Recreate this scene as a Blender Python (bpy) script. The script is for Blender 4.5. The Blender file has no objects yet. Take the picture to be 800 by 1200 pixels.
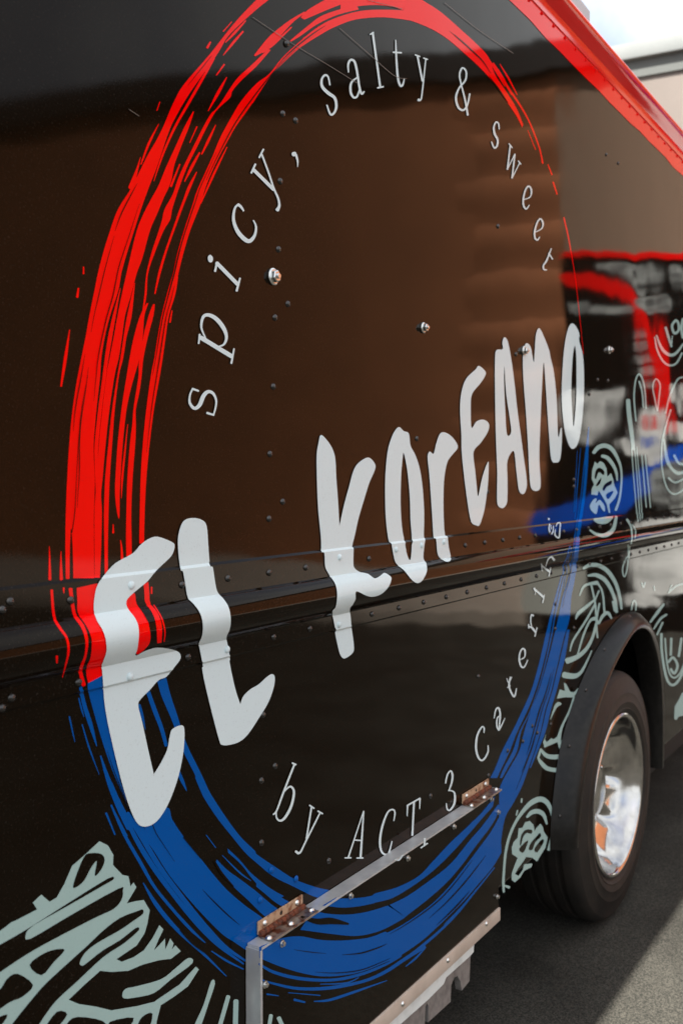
import bpy, bmesh, math, random
from mathutils import Vector, Matrix
from mathutils.geometry import tessellate_polygon
random.seed(7)
R_ = math.radians
scene = bpy.context.scene
COL = scene.collection

# ------------------------------------------------------------------ camera
CAM = Vector((0.0, -1.0, 1.41))
PHI, PITCH, FPX = R_(32.55), R_(-2.2), 800 * 35.0 / 24.0
FW = Vector((math.cos(PHI) * math.cos(PITCH), math.sin(PHI) * math.cos(PITCH), math.sin(PITCH)))
RT = Vector((math.sin(PHI), -math.cos(PHI), 0))
UPV = RT.cross(FW)
cd = bpy.data.cameras.new('camera')
cam = bpy.data.objects.new('camera', cd)
COL.objects.link(cam)
cd.sensor_fit = 'HORIZONTAL'; cd.sensor_width = 24; cd.lens = 35
cd.clip_start = 0.05; cd.clip_end = 600
cam.matrix_world = Matrix(((RT.x, UPV.x, -FW.x, CAM.x), (RT.y, UPV.y, -FW.y, CAM.y), (RT.z, UPV.z, -FW.z, CAM.z), (0, 0, 0, 1)))
cd.dof.use_dof = True; cd.dof.focus_distance = 1.75; cd.dof.aperture_fstop = 5.6
scene.camera = cam

# ------------------------------------------------------------------ sky, sun, exposure
SUN = Vector((-0.62, 0.055, 1.0)).normalized()          # towards the sun, just behind the truck's roof line
w = bpy.data.worlds.new('World'); scene.world = w; w.use_nodes = True
nt = w.node_tree; nt.nodes.clear()
out = nt.nodes.new('ShaderNodeOutputWorld'); bg = nt.nodes.new('ShaderNodeBackground')
sky = nt.nodes.new('ShaderNodeTexSky'); sky.sky_type = 'NISHITA'; sky.sun_disc = False
sky.sun_elevation = math.asin(SUN.z); sky.sun_rotation = math.atan2(SUN.x, SUN.y)
sky.air_density = 0.8; sky.dust_density = 5.0; sky.ozone_density = 0.6
tc = nt.nodes.new('ShaderNodeTexCoord')
nz = nt.nodes.new('ShaderNodeTexNoise'); nz.inputs['Scale'].default_value = 2.6; nz.inputs['Detail'].default_value = 7; nz.inputs['Roughness'].default_value = 0.58
rp = nt.nodes.new('ShaderNodeValToRGB'); rp.color_ramp.elements[0].position = 0.26; rp.color_ramp.elements[1].position = 0.60
mx = nt.nodes.new('ShaderNodeMix'); mx.data_type = 'RGBA'
mx.inputs[7].default_value = (4.9, 5.05, 5.1, 1)
mp = nt.nodes.new('ShaderNodeMapping'); mp.inputs['Location'].default_value = (11.47, 5.70, 1.27)
nt.links.new(tc.outputs['Generated'], mp.inputs['Vector']); nt.links.new(mp.outputs[0], nz.inputs['Vector']); nt.links.new(nz.outputs['Fac'], rp.inputs['Fac'])
nt.links.new(rp.outputs['Color'], mx.inputs[0]); nt.links.new(sky.outputs[0], mx.inputs[6])
nt.links.new(mx.outputs[2], bg.inputs['Color']); bg.inputs['Strength'].default_value = 0.10
nt.links.new(bg.outputs[0], out.inputs[0])
sl = bpy.data.lights.new('sun', 'SUN'); sl.energy = 5.0; sl.angle = R_(0.6); sl.color = (1.0, 0.95, 0.87)
so = bpy.data.objects.new('sun', sl); COL.objects.link(so); so.location = (-4, 1, 12)
so.rotation_euler = SUN.to_track_quat('Z', 'Y').to_euler()
scene.view_settings.view_transform = 'Standard'; scene.view_settings.look = 'None'
scene.view_settings.gamma = 1; scene.view_settings.use_curve_mapping = False
scene.view_settings.exposure = 1.75

# ------------------------------------------------------------------ materials
def mat(name, col, rough=0.5, metal=0.0, coat=0.0, spec=0.5, noise=None, bump=None, coat_rough=0.05, ior=1.5):
    m = bpy.data.materials.new(name); m.use_nodes = True
    n = m.node_tree; b = n.nodes['Principled BSDF']
    b.inputs['Base Color'].default_value = (*col, 1); b.inputs['Roughness'].default_value = rough
    b.inputs['Metallic'].default_value = metal; b.inputs['Specular IOR Level'].default_value = spec; b.inputs['IOR'].default_value = ior
    b.inputs['Coat Weight'].default_value = coat; b.inputs['Coat Roughness'].default_value = coat_rough
    t = n.nodes.new('ShaderNodeTexCoord')
    if noise:                      # (scale, second colour, low, high)
        sc, c2, lo, hi = noise
        z = n.nodes.new('ShaderNodeTexNoise'); z.inputs['Scale'].default_value = sc; z.inputs['Detail'].default_value = 6
        r = n.nodes.new('ShaderNodeValToRGB')
        r.color_ramp.elements[0].position = lo; r.color_ramp.elements[1].position = hi
        r.color_ramp.elements[0].color = (*col, 1); r.color_ramp.elements[1].color = (*c2, 1)
        n.links.new(t.outputs['Object'], z.inputs['Vector']); n.links.new(z.outputs['Fac'], r.inputs['Fac'])
        n.links.new(r.outputs['Color'], b.inputs['Base Color'])
    if bump:                       # list of (scale, strength, distance)
        prev = None
        for sc, st, di in bump:
            z = n.nodes.new('ShaderNodeTexNoise'); z.inputs['Scale'].default_value = sc; z.inputs['Detail'].default_value = 2
            bn = n.nodes.new('ShaderNodeBump'); bn.inputs['Strength'].default_value = st; bn.inputs['Distance'].default_value = di
            n.links.new(t.outputs['Object'], z.inputs['Vector']); n.links.new(z.outputs['Fac'], bn.inputs['Height'])
            if prev: n.links.new(prev.outputs[0], bn.inputs['Normal'])
            prev = bn
        n.links.new(prev.outputs[0], b.inputs['Normal'])
        n.links.new(prev.outputs[0], b.inputs['Coat Normal'])
    return m
WAVE = [(1.7, 1.0, 0.0042), (5.5, 1.0, 0.0002), (420.0, 0.03, 0.0004)]
M = {}
M['black'] = mat('black_wrap', (0.0056, 0.0032, 0.0014), 0.055, spec=0.10, bump=WAVE)
M['red'] = mat('red_wrap', (0.86, 0.0, 0.0), 0.055, spec=0.10, bump=WAVE)
M['blue'] = mat('blue_wrap', (0.0, 0.072, 0.31), 0.055, spec=0.10, bump=WAVE)
M['white'] = mat('white_wrap', (0.59, 0.685, 0.71), 0.07, spec=0.10, bump=WAVE)
M['teal'] = mat('pale_wrap', (0.31, 0.44, 0.42), 0.07, spec=0.10, bump=WAVE)
def grime(m):                        # dust specks and smeared patches on the wrap
    n = m.node_tree; b = n.nodes['Principled BSDF']; t = n.nodes.new('ShaderNodeTexCoord')
    c0 = b.inputs['Base Color'].default_value[:]
    z = n.nodes.new('ShaderNodeTexNoise'); z.inputs['Scale'].default_value = 330; z.inputs['Detail'].default_value = 3
    r = n.nodes.new('ShaderNodeMapRange'); r.inputs[1].default_value = 0.60; r.inputs[2].default_value = 0.80; r.inputs[4].default_value = 0.22
    x = n.nodes.new('ShaderNodeMix'); x.data_type = 'RGBA'; x.inputs[6].default_value = c0; x.inputs[7].default_value = (0.10, 0.085, 0.07, 1)
    n.links.new(t.outputs['Object'], z.inputs['Vector']); n.links.new(z.outputs['Fac'], r.inputs[0]); n.links.new(r.outputs[0], x.inputs[0]); n.links.new(x.outputs[2], b.inputs['Base Color'])
    z2 = n.nodes.new('ShaderNodeTexNoise'); z2.inputs['Scale'].default_value = 3.5; z2.inputs['Detail'].default_value = 8; z2.inputs['Roughness'].default_value = 0.65
    r2 = n.nodes.new('ShaderNodeMapRange'); r2.inputs[1].default_value = 0.35; r2.inputs[2].default_value = 0.75; r2.inputs[3].default_value = 0.03; r2.inputs[4].default_value = 0.075
    n.links.new(t.outputs['Object'], z2.inputs['Vector']); n.links.new(z2.outputs['Fac'], r2.inputs[0]); n.links.new(r2.outputs[0], b.inputs['Roughness'])
for k_ in ('black', 'red', 'blue', 'white', 'teal'): grime(M[k_])
M['fine_line'] = mat('fine_line', (0.12, 0.10, 0.085), 0.5)
M['redcap'] = mat('red_roof_paint', (0.80, 0.002, 0.001), 0.10, spec=0.3, coat=0.15, coat_rough=0.06, bump=[(3.0, 1.0, 0.002)])
M['rivet'] = mat('rivet_black', (0.012, 0.011, 0.010), 0.22, spec=0.6)
M['rubber'] = mat('rubber', (0.006, 0.0055, 0.005), 0.28, spec=0.22, noise=(60, (0.012, 0.011, 0.010), 0.4, 0.7))
M['tyre'] = mat('tyre_rubber', (0.009, 0.008, 0.007), 0.62, spec=0.3, noise=(14, (0.020, 0.016, 0.013), 0.35, 0.75), bump=[(90, 0.25, 0.002)])
M['chrome'] = mat('polished_metal', (0.50, 0.49, 0.48), 0.12, 1.0, noise=(25, (0.40, 0.385, 0.37), 0.45, 0.75))
M['alu'] = mat('brushed_aluminium', (0.50, 0.52, 0.54), 0.42, 0.55, noise=(30, (0.62, 0.63, 0.64), 0.35, 0.7), bump=[(160, 0.12, 0.001)])
M['steel'] = mat('zinc_steel', (0.62, 0.63, 0.62), 0.28, 1.0)
M['tanplate'] = mat('tan_plate', (0.46, 0.31, 0.20), 0.5, 0.25, noise=(70, (0.17, 0.055, 0.02), 0.48, 0.68))
M['rust'] = mat('rust', (0.16, 0.035, 0.010), 0.8, 0.1, noise=(120, (0.05, 0.018, 0.010), 0.4, 0.65), bump=[(220, 0.6, 0.002)])
M['leaf'] = mat('stained_steel', (0.42, 0.38, 0.33), 0.32, 0.9, noise=(45, (0.16, 0.045, 0.018), 0.50, 0.62))
M['sill'] = mat('tan_strip', (0.55, 0.465, 0.395), 0.42, 0.2, noise=(18, (0.45, 0.375, 0.315), 0.4, 0.7))
M['whitemetal'] = mat('white_paint', (0.66, 0.70, 0.69), 0.45, noise=(25, (0.50, 0.53, 0.52), 0.5, 0.75))
M['cast'] = mat('cast_grey', (0.24, 0.225, 0.215), 0.62, 0.3, noise=(50, (0.15, 0.14, 0.135), 0.4, 0.7), bump=[(120, 0.4, 0.002)])
M['under'] = mat('underbody', (0.010, 0.009, 0.008), 0.8)
M['roofgrey'] = mat('galvanised', (0.36, 0.42, 0.45), 0.4, 0.4)
M['asphalt'] = mat('asphalt', (0.018, 0.0185, 0.016), 0.9, spec=0.15, noise=(210, (0.076, 0.071, 0.060), 0.38, 0.72), bump=[(380, 0.5, 0.003), (9, 0.3, 0.01)])
def stains(m):                       # oil stains and worn patches on the yard
    n = m.node_tree; b = n.nodes['Principled BSDF']; src = b.inputs['Base Color'].links[0].from_socket
    t = n.nodes.new('ShaderNodeTexCoord'); z = n.nodes.new('ShaderNodeTexNoise'); z.inputs['Scale'].default_value = 2.4; z.inputs['Detail'].default_value = 7
    r = n.nodes.new('ShaderNodeMapRange'); r.inputs[1].default_value = 0.35; r.inputs[2].default_value = 0.65; r.inputs[3].default_value = 0.62; r.inputs[4].default_value = 1.12
    x = n.nodes.new('ShaderNodeMix'); x.data_type = 'RGBA'; x.blend_type = 'MULTIPLY'; x.inputs[0].default_value = 1.0
    n.links.new(t.outputs['Object'], z.inputs['Vector']); n.links.new(z.outputs['Fac'], r.inputs[0]); n.links.new(src, x.inputs[6]); n.links.new(r.outputs[0], x.inputs[7]); n.links.new(x.outputs[2], b.inputs['Base Color'])
stains(M['asphalt'])
M['paving'] = mat('paving', (0.42, 0.36, 0.30), 0.85, noise=(3, (0.34, 0.29, 0.24), 0.4, 0.7))
M['wallbrown'] = mat('brown_render', (0.33, 0.120, 0.048), 0.9, noise=(1.2, (0.28, 0.102, 0.041), 0.4, 0.65))
M['walltan'] = mat('tan_render', (0.24, 0.155, 0.105), 0.9)
M['shutter'] = mat('shutter_brown', (0.22, 0.083, 0.034), 0.9)
M['fascia'] = mat('dark_fascia', (0.012, 0.010, 0.010), 0.8)
M['wallwhite'] = mat('white_render', (0.175, 0.15, 0.135), 0.9, noise=(0.8, (0.155, 0.134, 0.120), 0.4, 0.65))
M['coping'] = mat('coping', (0.20, 0.215, 0.215), 0.8, noise=(2, (0.18, 0.195, 0.195), 0.4, 0.7))
M['recess'] = mat('recess_grey', (0.10, 0.108, 0.104), 0.85)
M['pblack'] = mat('print_black', (0.002, 0.0018, 0.0018), 0.9, spec=0.1)
M['pred'] = mat('print_red', (0.92, 0.0, 0.0), 0.8, spec=0.1)
M['pblue'] = mat('print_blue', (0.0, 0.09, 0.60), 0.8, spec=0.1)
M['pwhite'] = mat('print_white', (0.86, 0.86, 0.83), 0.8, noise=(7, (0.40, 0.41, 0.39), 0.42, 0.74))
M['pgrey'] = mat('print_grey', (0.36, 0.38, 0.36), 0.8, noise=(9, (0.03, 0.03, 0.03), 0.42, 0.62))
M['pcream'] = mat('print_cream', (0.55, 0.56, 0.50), 0.5)

# ------------------------------------------------------------------ helpers
def link(o, parent=None):
    COL.objects.link(o)
    if parent: o.parent = parent
    return o
def mesh_obj(name, bm, m, parent=None, smooth=None):
    me = bpy.data.meshes.new(name); bm.to_mesh(me); bm.free()
    for mm in (m if isinstance(m, (list, tuple)) else [m]): me.materials.append(M[mm])
    if smooth is not None:
        me.polygons.foreach_set('use_smooth', [True] * len(me.polygons)); me.set_sharp_from_angle(angle=R_(smooth))
    return link(bpy.data.objects.new(name, me), parent)
def empty(name, loc, label=None, cat=None, group=None):
    o = link(bpy.data.objects.new(name, None)); o.location = loc
    if label: o['label'] = label; o['category'] = cat
    if group: o['group'] = group
    bpy.context.view_layer.update()
    return o
def keep(o, p):                      # world-space mesh under a parent that has its own location
    o.parent = p; o.matrix_parent_inverse = Matrix.Translation(p.location).inverted() if p.parent is None else p.matrix_parent_inverse.copy()
    return o
def box(bm, x0, x1, y0, y1, z0, z1, bev=0.0):
    vs = [bm.verts.new((x, y, z)) for z in (z0, z1) for y in (y0, y1) for x in (x0, x1)]
    fs = [(0, 2, 3, 1), (4, 5, 7, 6), (0, 1, 5, 4), (2, 6, 7, 3), (1, 3, 7, 5), (0, 4, 6, 2)]
    nf = [bm.faces.new([vs[i] for i in f]) for f in fs]
    if bev > 0:
        es = list({e for f in nf for e in f.edges})
        bmesh.ops.bevel(bm, geom=es, offset=bev, segments=2, affect='EDGES', profile=0.6)
    return nf
def boxobj(name, m, parent, x0, x1, y0, y1, z0, z1, bev=0.0):
    bm = bmesh.new(); box(bm, x0, x1, y0, y1, z0, z1, bev)
    return mesh_obj(name, bm, m, parent, 40 if bev else None)
def lathe_y(bm, prof, seg, c, a0=0.0, a1=2 * math.pi, closed=True):
    """prof: list of (radius, y); revolve about the y axis through c=(x,z)"""
    rings = []
    n = seg if closed else seg + 1
    for i in range(n):
        a = a0 + (a1 - a0) * i / seg
        rings.append([bm.verts.new((c[0] + r * math.cos(a), y, c[1] + r * math.sin(a))) for r, y in prof])
    for i in range(seg):
        A, B = rings[i], rings[(i + 1) % n]
        for j in range(len(prof) - 1): bm.faces.new((A[j], A[j + 1], B[j + 1], B[j]))
    return rings
def extrude_poly(bm, pts, y0, y1):   # pts (x,z)
    a = [bm.verts.new((x, y0, z)) for x, z in pts]; b = [bm.verts.new((x, y1, z)) for x, z in pts]
    bm.faces.new(a); bm.faces.new(list(reversed(b)))
    for i in range(len(pts)):
        j = (i + 1) % len(pts); bm.faces.new((a[j], a[i], b[i], b[j]))
    bmesh.ops.recalc_face_normals(bm, faces=bm.faces)
def spline(pts, closed=False, n=5):
    out = []; L = len(pts)
    rng = L if closed else L - 1
    for i in range(rng):
        g = (lambda k: pts[k % L]) if closed else (lambda k: pts[min(max(k, 0), L - 1)])
        p0, p1, p2, p3 = g(i - 1), g(i), g(i + 1), g(i + 2)
        for k in range(n):
            t = k / n
            out.append(tuple(0.5 * (2 * b + (c - a) * t + (2 * a - 5 * b + 4 * c - d) * t * t + (3 * b - a - 3 * c + d) * t ** 3)
                             for a, b, c, d in zip(p0, p1, p2, p3)))
    if not closed: out.append(tuple(pts[-1]))
    return out

# ------------------------------------------------------------------ the truck side: its moulded section and how a photo pixel meets it
ZL1, ZL0 = 1.272, 1.268              # upper lip of the moulding
ZB1, ZB0 = 1.222, 1.148              # rolled bead
ZE1, ZE0 = 1.121, 1.117              # lower lip
def prof(z):
    if z >= ZL1 or z <= ZE0: return 0.0
    if z > ZL0: return 0.004 * (ZL1 - z) / (ZL1 - ZL0)
    if z < ZE1: return 0.004 * (z - ZE0) / (ZE1 - ZE0)
    if ZB0 < z < ZB1:
        t = (z - ZB0) / (ZB1 - ZB0)
        return 0.004 + 0.021 * math.sin(math.pi * t ** 1.12) ** 0.80
    return 0.004
ZCUT = [ZE0, ZE1] + [ZB0 + (ZB1 - ZB0) * i / 16 for i in range(17)] + [ZL0, ZL1]
HT = 0.030                           # the hatch stands this far proud
def ray(px, py): return FW * FPX + RT * (px - 400) - UPV * (py - 600)
def on_plane(px, py, Y):
    d = ray(px, py); return CAM + d * ((Y - CAM.y) / d.y)
def on_side(px, py, hatch=False):
    if hatch:
        P = on_plane(px, py, -HT); return P.x, P.z
    y = 0.0
    for _ in range(14):
        P = on_plane(px, py, -y); y = 0.5 * y + 0.5 * prof(P.z)
    return P.x, P.z
def zoomed(x0, y0, s): return lambda pts: [(x0 + p[0] / s, y0 + p[1] / s) + tuple(q / s for q in p[2:]) for p in pts]
BASE = {'red': .0003, 'blue': .0003, 'teal': .0007, 'black': .0011, 'white': .0016, 'fine_line': .0020}
cnt = [0]
def finish_decal(name, bm, m, hatch, parent):
    for z in ZCUT:
        if hatch: break
        zs = [v.co.z for v in bm.verts]
        if min(zs) < z < max(zs):
            bmesh.ops.bisect_plane(bm, geom=bm.verts[:] + bm.edges[:] + bm.faces[:], plane_co=(0, 0, z), plane_no=(0, 0, 1))
    cnt[0] += 1
    off = BASE[m] + (cnt[0] % 60) * 5e-6
    for v in bm.verts: v.co.y = -(HT if hatch else prof(v.co.z)) - off
    bm.normal_update()
    for f in bm.faces:
        if f.normal.y > 0: f.normal_flip()
    return mesh_obj(name, bm, m, parent, 25)
def poly(name, m, pts, holes=(), hatch=False, parent=None, n=4, smooth=True):
    loops = []
    for k, lp in enumerate([pts] + list(holes)):
        q = spline([p[:2] for p in lp], True, n) if smooth else [p[:2] for p in lp]
        loops.append([Vector((x, 0, z)) for x, z in (on_side(a, b, hatch) for a, b in q)])
    tris = tessellate_polygon([[Vector((v.x, v.z, 0)) for v in l] for l in loops])
    bm = bmesh.new(); vs = [bm.verts.new(v) for l in loops for v in l]
    for t in tris:
        try: bm.faces.new([vs[i] for i in t])
        except ValueError: pass
    return finish_decal(name, bm, m, hatch, parent)
def strip_lr(name, m, LR, hatch=False, parent=None, n=4):
    """LR: sections (xl, yl, xr, yr) in photo pixels"""
    q = spline(LR, False, n); bm = bmesh.new(); prev = None
    for k, (a, b, c, d) in enumerate(q):
        x1, z1 = on_side(a, b, hatch); x2, z2 = on_side(c, d, hatch)
        cur = (bm.verts.new((x1, 0, z1)), bm.verts.new((x2, 0, z2)))
        if prev: bm.faces.new((prev[0], prev[1], cur[1], cur[0]))
        prev = cur
    return finish_decal(name, bm, m, hatch, parent)
def add_stroke(bm, pts, hatch, n=5):
    """pts: (x, y, width) in photo pixels; a ribbon with rounded ends"""
    q = spline(pts, False, n) if len(pts) > 2 else [tuple(a + (b - a) * k / 4 for a, b in zip(*pts)) for k in range(5)]
    out = []; L = len(q)
    for k in range(L):
        x, y, wd = q[k]; a, b = q[max(k - 1, 0)], q[min(k + 1, L - 1)]
        tx, ty = b[0] - a[0], b[1] - a[1]; l = math.hypot(tx, ty) or 1
        out.append((x, y, max(wd, 0.25) / 2, tx / l, ty / l))
    sec = []
    def put(x, y, h, tx, ty): sec.append((x - ty * h, y + tx * h, x + ty * h, y - tx * h))
    x, y, h, tx, ty = out[0]
    put(x - tx * h * .5, y - ty * h * .5, h * .55, tx, ty)
    for o in out: put(*o)
    x, y, h, tx, ty = out[-1]
    put(x + tx * h * .5, y + ty * h * .5, h * .55, tx, ty)
    prev = None
    for a, b, c, d in sec:
        x1, z1 = on_side(a, b, hatch); x2, z2 = on_side(c, d, hatch)
        cur = (bm.verts.new((x1, 0, z1)), bm.verts.new((x2, 0, z2)))
        if prev: bm.faces.new((prev[0], prev[1], cur[1], cur[0]))
        prev = cur
def strokes(name, m, lines, hatch=False, parent=None, T=None):
    """several ribbons that make one letter or drawing; each ribbon a hair above the one before"""
    bm = bmesh.new(); marks = []
    for l in lines:
        n0 = len(bm.verts); add_stroke(bm, T(l) if T else l, hatch); marks.append((n0, len(bm.verts)))
    bm.verts.ensure_lookup_table()
    lay = bm.verts.layers.float.new('lift')
    for k, (a, b) in enumerate(marks):
        for i in range(a, b): bm.verts[i][lay] = k * 1.2e-5 + (i - a) * 1e-7
    o = finish_decal(name, bm, m, hatch, parent)
    at = o.data.attributes['lift'].data
    for i, v in enumerate(o.data.vertices): v.co.y -= at[i].value
    o.data.attributes.remove(o.data.attributes['lift'])
    return o
def W(pts, ws):
    if isinstance(ws, (int, float)): ws = [ws] * len(pts)
    return [(p[0], p[1], ws[min(i, len(ws) - 1)]) for i, p in enumerate(pts)]

# ================================================================== ground and setting
def sheet(name, m, pts, z):
    bm = bmesh.new(); bm.faces.new([bm.verts.new((x, y, z)) for x, y in pts])
    o = mesh_obj(name, bm, m); o['kind'] = 'structure'; return o
GZ = -0.040                         # the yard's level
sheet('ground', 'asphalt', [(-150, -150), (150, -150), (150, 150), (-150, 150)], GZ)

# mirrored view: what the glossy side shows stands in front of it, at the mirrored place
VF = Vector((math.cos(PHI), -math.sin(PHI), 0))      # direction of the reflected optical axis
VN = Vector((-VF.x, -VF.y, 0))                       # faces back towards the truck
VT = Vector((math.sin(PHI), math.cos(PHI), 0))       # reflected right
MC = Vector((CAM.x, -CAM.y, CAM.z))                  # mirrored camera place is (0, 1); rays run on with y negated
def reflect_at(px, py, plane_p, plane_n):
    d = ray(px, py); d = Vector((d.x, -d.y, d.z))
    o = Vector((CAM.x, -CAM.y, CAM.z))
    return o + d * ((plane_p - o).dot(plane_n) / d.dot(plane_n))
def frame_obj(name, loc, tangent, label, cat):
    e = empty(name, loc, label, cat)
    e.rotation_euler = (0, 0, math.atan2(tangent.y, tangent.x)); bpy.context.view_layer.update()
    return e
# --- brown building across the yard (seen mirrored in the truck's side)
bo = Vector((0, 1, 0)) + VF * 14.6
bt = Vector((VT.x, VT.y, 0)); bt.rotate(Matrix.Rotation(R_(14), 3, 'Z'))   # tangent
bldg = frame_obj('brown_building', (bo.x, bo.y, GZ), bt, 'brown rendered building with a dark overhanging roof edge, mirrored in the truck side', 'building')
def bpart(name, m, x0, x1, y0, y1, z0, z1, parent=bldg, bev=0):
    return boxobj(name, m, parent, x0, x1, y0, y1, z0, z1, bev)
bpart('wall', 'wallbrown', -13, 1.9, -6, 0.0, 0.0, 6.95)
bpart('wall', 'walltan', 3.15, 9.0, -6, 0.0, 0.0, 6.95)
bpart('wall', 'shutter', 1.9, 3.15, -6, -0.022, 0.0, 6.95)
for i in range(10):                  # rounded overlapping boards
    xa, z0 = 1.9 - random.uniform(0, .5), 0.30 + i * 0.665; bm = bmesh.new(); prev = None
    for k in range(13):
        t = k / 12; y = -.02 + .060 * math.sin(math.pi * t ** 1.5); z = z0 + .655 * t
        cur = (bm.verts.new((xa, y, z)), bm.verts.new((3.15, y, z)))
        if prev: bm.faces.new((prev[0], cur[0], cur[1], prev[1]))
        prev = cur
    bm.normal_update()
    for f in bm.faces:
        if f.normal.y < 0: f.normal_flip()
    mesh_obj('slat', bm, 'wallbrown', bldg, 60)
bpart('roof_fascia', 'fascia', -13.4, 9.4, -6.2, 0.16, 6.951, 7.32)
bpart('roof', 'fascia', -13.3, 9.3, -6.1, 0.1, 7.322, 7.36)
kx = bo + VN * 4.2
def kp(a, d): q = Vector((bo.x, bo.y, 0)) + bt * a + Vector((-bt.y, bt.x, 0)) * d; return (q.x, q.y)
bm = bmesh.new()
a = [bm.verts.new((*kp(-20, 4.6), z)) for z in (GZ, 0.09)] ; b = [bm.verts.new((*kp(3.4, 4.6), z)) for z in (GZ, 0.09)]
c = [bm.verts.new((*kp(3.4, 0.0), 0.09))]; d = [bm.verts.new((*kp(-20, 0.0), 0.09))]
bm.faces.new((a[0], b[0], b[1], a[1])); bm.faces.new((a[1], b[1], c[0], d[0]))
o = mesh_obj('pavement', bm, 'paving'); o['kind'] = 'structure'

# --- printed display wall beside the yard (mirrored in the far part of the truck's side)
DA, DB = Vector((8.76, -2.19, 0)), Vector((9.35, -1.26, 0))
dt = (DB - DA).normalized(); dn = Vector((-dt.y, dt.x, 0))
disp = frame_obj('display_wall', (DA.x, DA.y, GZ), dt, 'tall black printed display wall with a red top edge, mirrored in the truck side', 'display wall')
def dpt(px, py):
    P = reflect_at(px, py, DA, dn); return ((P - DA).dot(dt), P.z - GZ)
def dprint(name, m, pts, lift, smooth=True, holes=None):
    q = spline(pts, True, 4) if smooth else pts
    l = [Vector((*dpt(*p), 0)) for p in q]
    tris = tessellate_polygon([l]); bm = bmesh.new(); vs = [bm.verts.new((v.x, lift, v.y)) for v in l]
    for t in tris:
        try: bm.faces.new([vs[i] for i in t])
        except ValueError: pass
    bm.normal_update()
    for f in bm.faces:
        if f.normal.y < 0: f.normal_flip()
    return mesh_obj(name, bm, m, disp)
xr = 2.4
bm = bmesh.new()
pl = [dpt(660, 302), dpt(657, 480), dpt(636, 560), dpt(628, 640), dpt(625, 728)]
pl = pl + [(xr, 0.02), (xr, pl[0][1])]
pl[4] = (pl[4][0], 0.02)
extrude_poly(bm, pl, -0.06, 0.0); mesh_obj('panel', bm, 'pblack', disp)
boxobj('top_trim', 'pred', disp, pl[0][0] - .01, xr, -.07, .012, pl[0][1] - .005, pl[0][1] + 0.05)
for x in (0.3, 2.0):
    boxobj('post', 'under', disp, x, x + .06, -.13, -.062, 0.0, 3.2); boxobj('foot', 'under', disp, x - .02, x + .08, -.9, -.062, 0.0, 0.05)
dprint('print_red_arc', 'pred', [(660, 321), (690, 322), (705, 326), (722, 333), (742, 342), (755, 358), (768, 380), (776, 405), (784, 430), (788, 460), (790, 505), (765, 508), (763, 470), (760, 430), (755, 405), (746, 380), (738, 362), (720, 351), (695, 341), (660, 331)], .002)
dprint('print_blue_arc', 'pblue', [(628, 600), (660, 591), (700, 577), (740, 555), (780, 530), (800, 520), (790, 555), (750, 585), (710, 605), (670, 622), (622, 625)], .003)
dprint('print_face', 'pwhite', [(650, 470), (662, 456), (676, 454), (688, 464), (700, 458), (727, 455), (725, 470), (717, 490), (705, 512), (692, 523), (679, 517), (668, 506), (654, 498)], .004)
dprint('print_face_shadow', 'pgrey', [(684, 468), (692, 478), (690, 498), (684, 512), (680, 500), (681, 482)], .0042)
dprint('print_ear', 'pgrey', [(712, 478), (718, 468), (724, 464), (722, 478), (715, 492)], .0042)
dprint('print_hand', 'pwhite', [(722, 519), (736, 514), (744, 518), (747, 500), (754, 482), (764, 476), (777, 487), (781, 505), (779, 530), (768, 545), (758, 543), (751, 532), (738, 532)], .0045)
dprint('print_hand_gap', 'pred', [(757, 489), (763, 487), (765, 502), (757, 504)], .0047)
dprint('print_hand_gap', 'pblue', [(752, 514), (759, 511), (761, 521), (754, 525)], .0047)
dprint('print_grey_cloth', 'pgrey', [(700, 312), (730, 308), (762, 310), (768, 330), (758, 346), (745, 340), (722, 325)], .005)
dprint('print_grey_cloth', 'pgrey', [(782, 310), (800, 312), (812, 340), (796, 336)], .0055)
dprint('print_lamp', 'pgrey', [(742, 352), (768, 345), (785, 350), (784, 362), (768, 368), (748, 360)], .006)
dprint('print_band', 'pgrey', [(672, 352), (700, 360), (735, 360), (735, 368), (700, 369), (672, 362)], .0065)
for i in range(5):
    dprint('print_stud', 'pgrey', [(742 + i * 2.5, 390 + i * 14), (750 + i * 2.5, 388 + i * 14), (752 + i * 2.5, 397 + i * 14), (744 + i * 2.5, 399 + i * 14)], .007)
dprint('print_sleeve', 'pgrey', [(760, 560), (790, 540), (830, 530), (830, 600), (780, 600)], .0075)
dprint('print_cream_block', 'pcream', [(620, 674), (650, 668), (684, 664), (690, 690), (684, 716), (640, 718), (618, 712)], .0078)
dprint('print_white_block', 'pwhite', [(744, 618), (800, 606), (860, 600), (860, 690), (800, 694), (742, 690)], .008)
dprint('print_white_block', 'pwhite', [(728, 698), (768, 696), (772, 708), (730, 712)], .0082)

for i in range(26):
    u, v = random.uniform(748, 850), random.uniform(612, 686); a_, b_ = random.uniform(1.5, 5), random.uniform(1, 2.2)
    dprint('print_mark', 'pgrey', [(u, v), (u + a_, v - .5), (u + a_, v + b_), (u, v + b_)], .0086 + i * .0001, smooth=False)
for u, v in ((784, 455), (800, 470), (790, 500), (806, 520)):
    dprint('print_fold', 'pwhite', [(u, v), (u + 10, v - 6), (u + 16, v + 8), (u + 5, v + 18)], .0115 + u * 1e-6)

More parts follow.
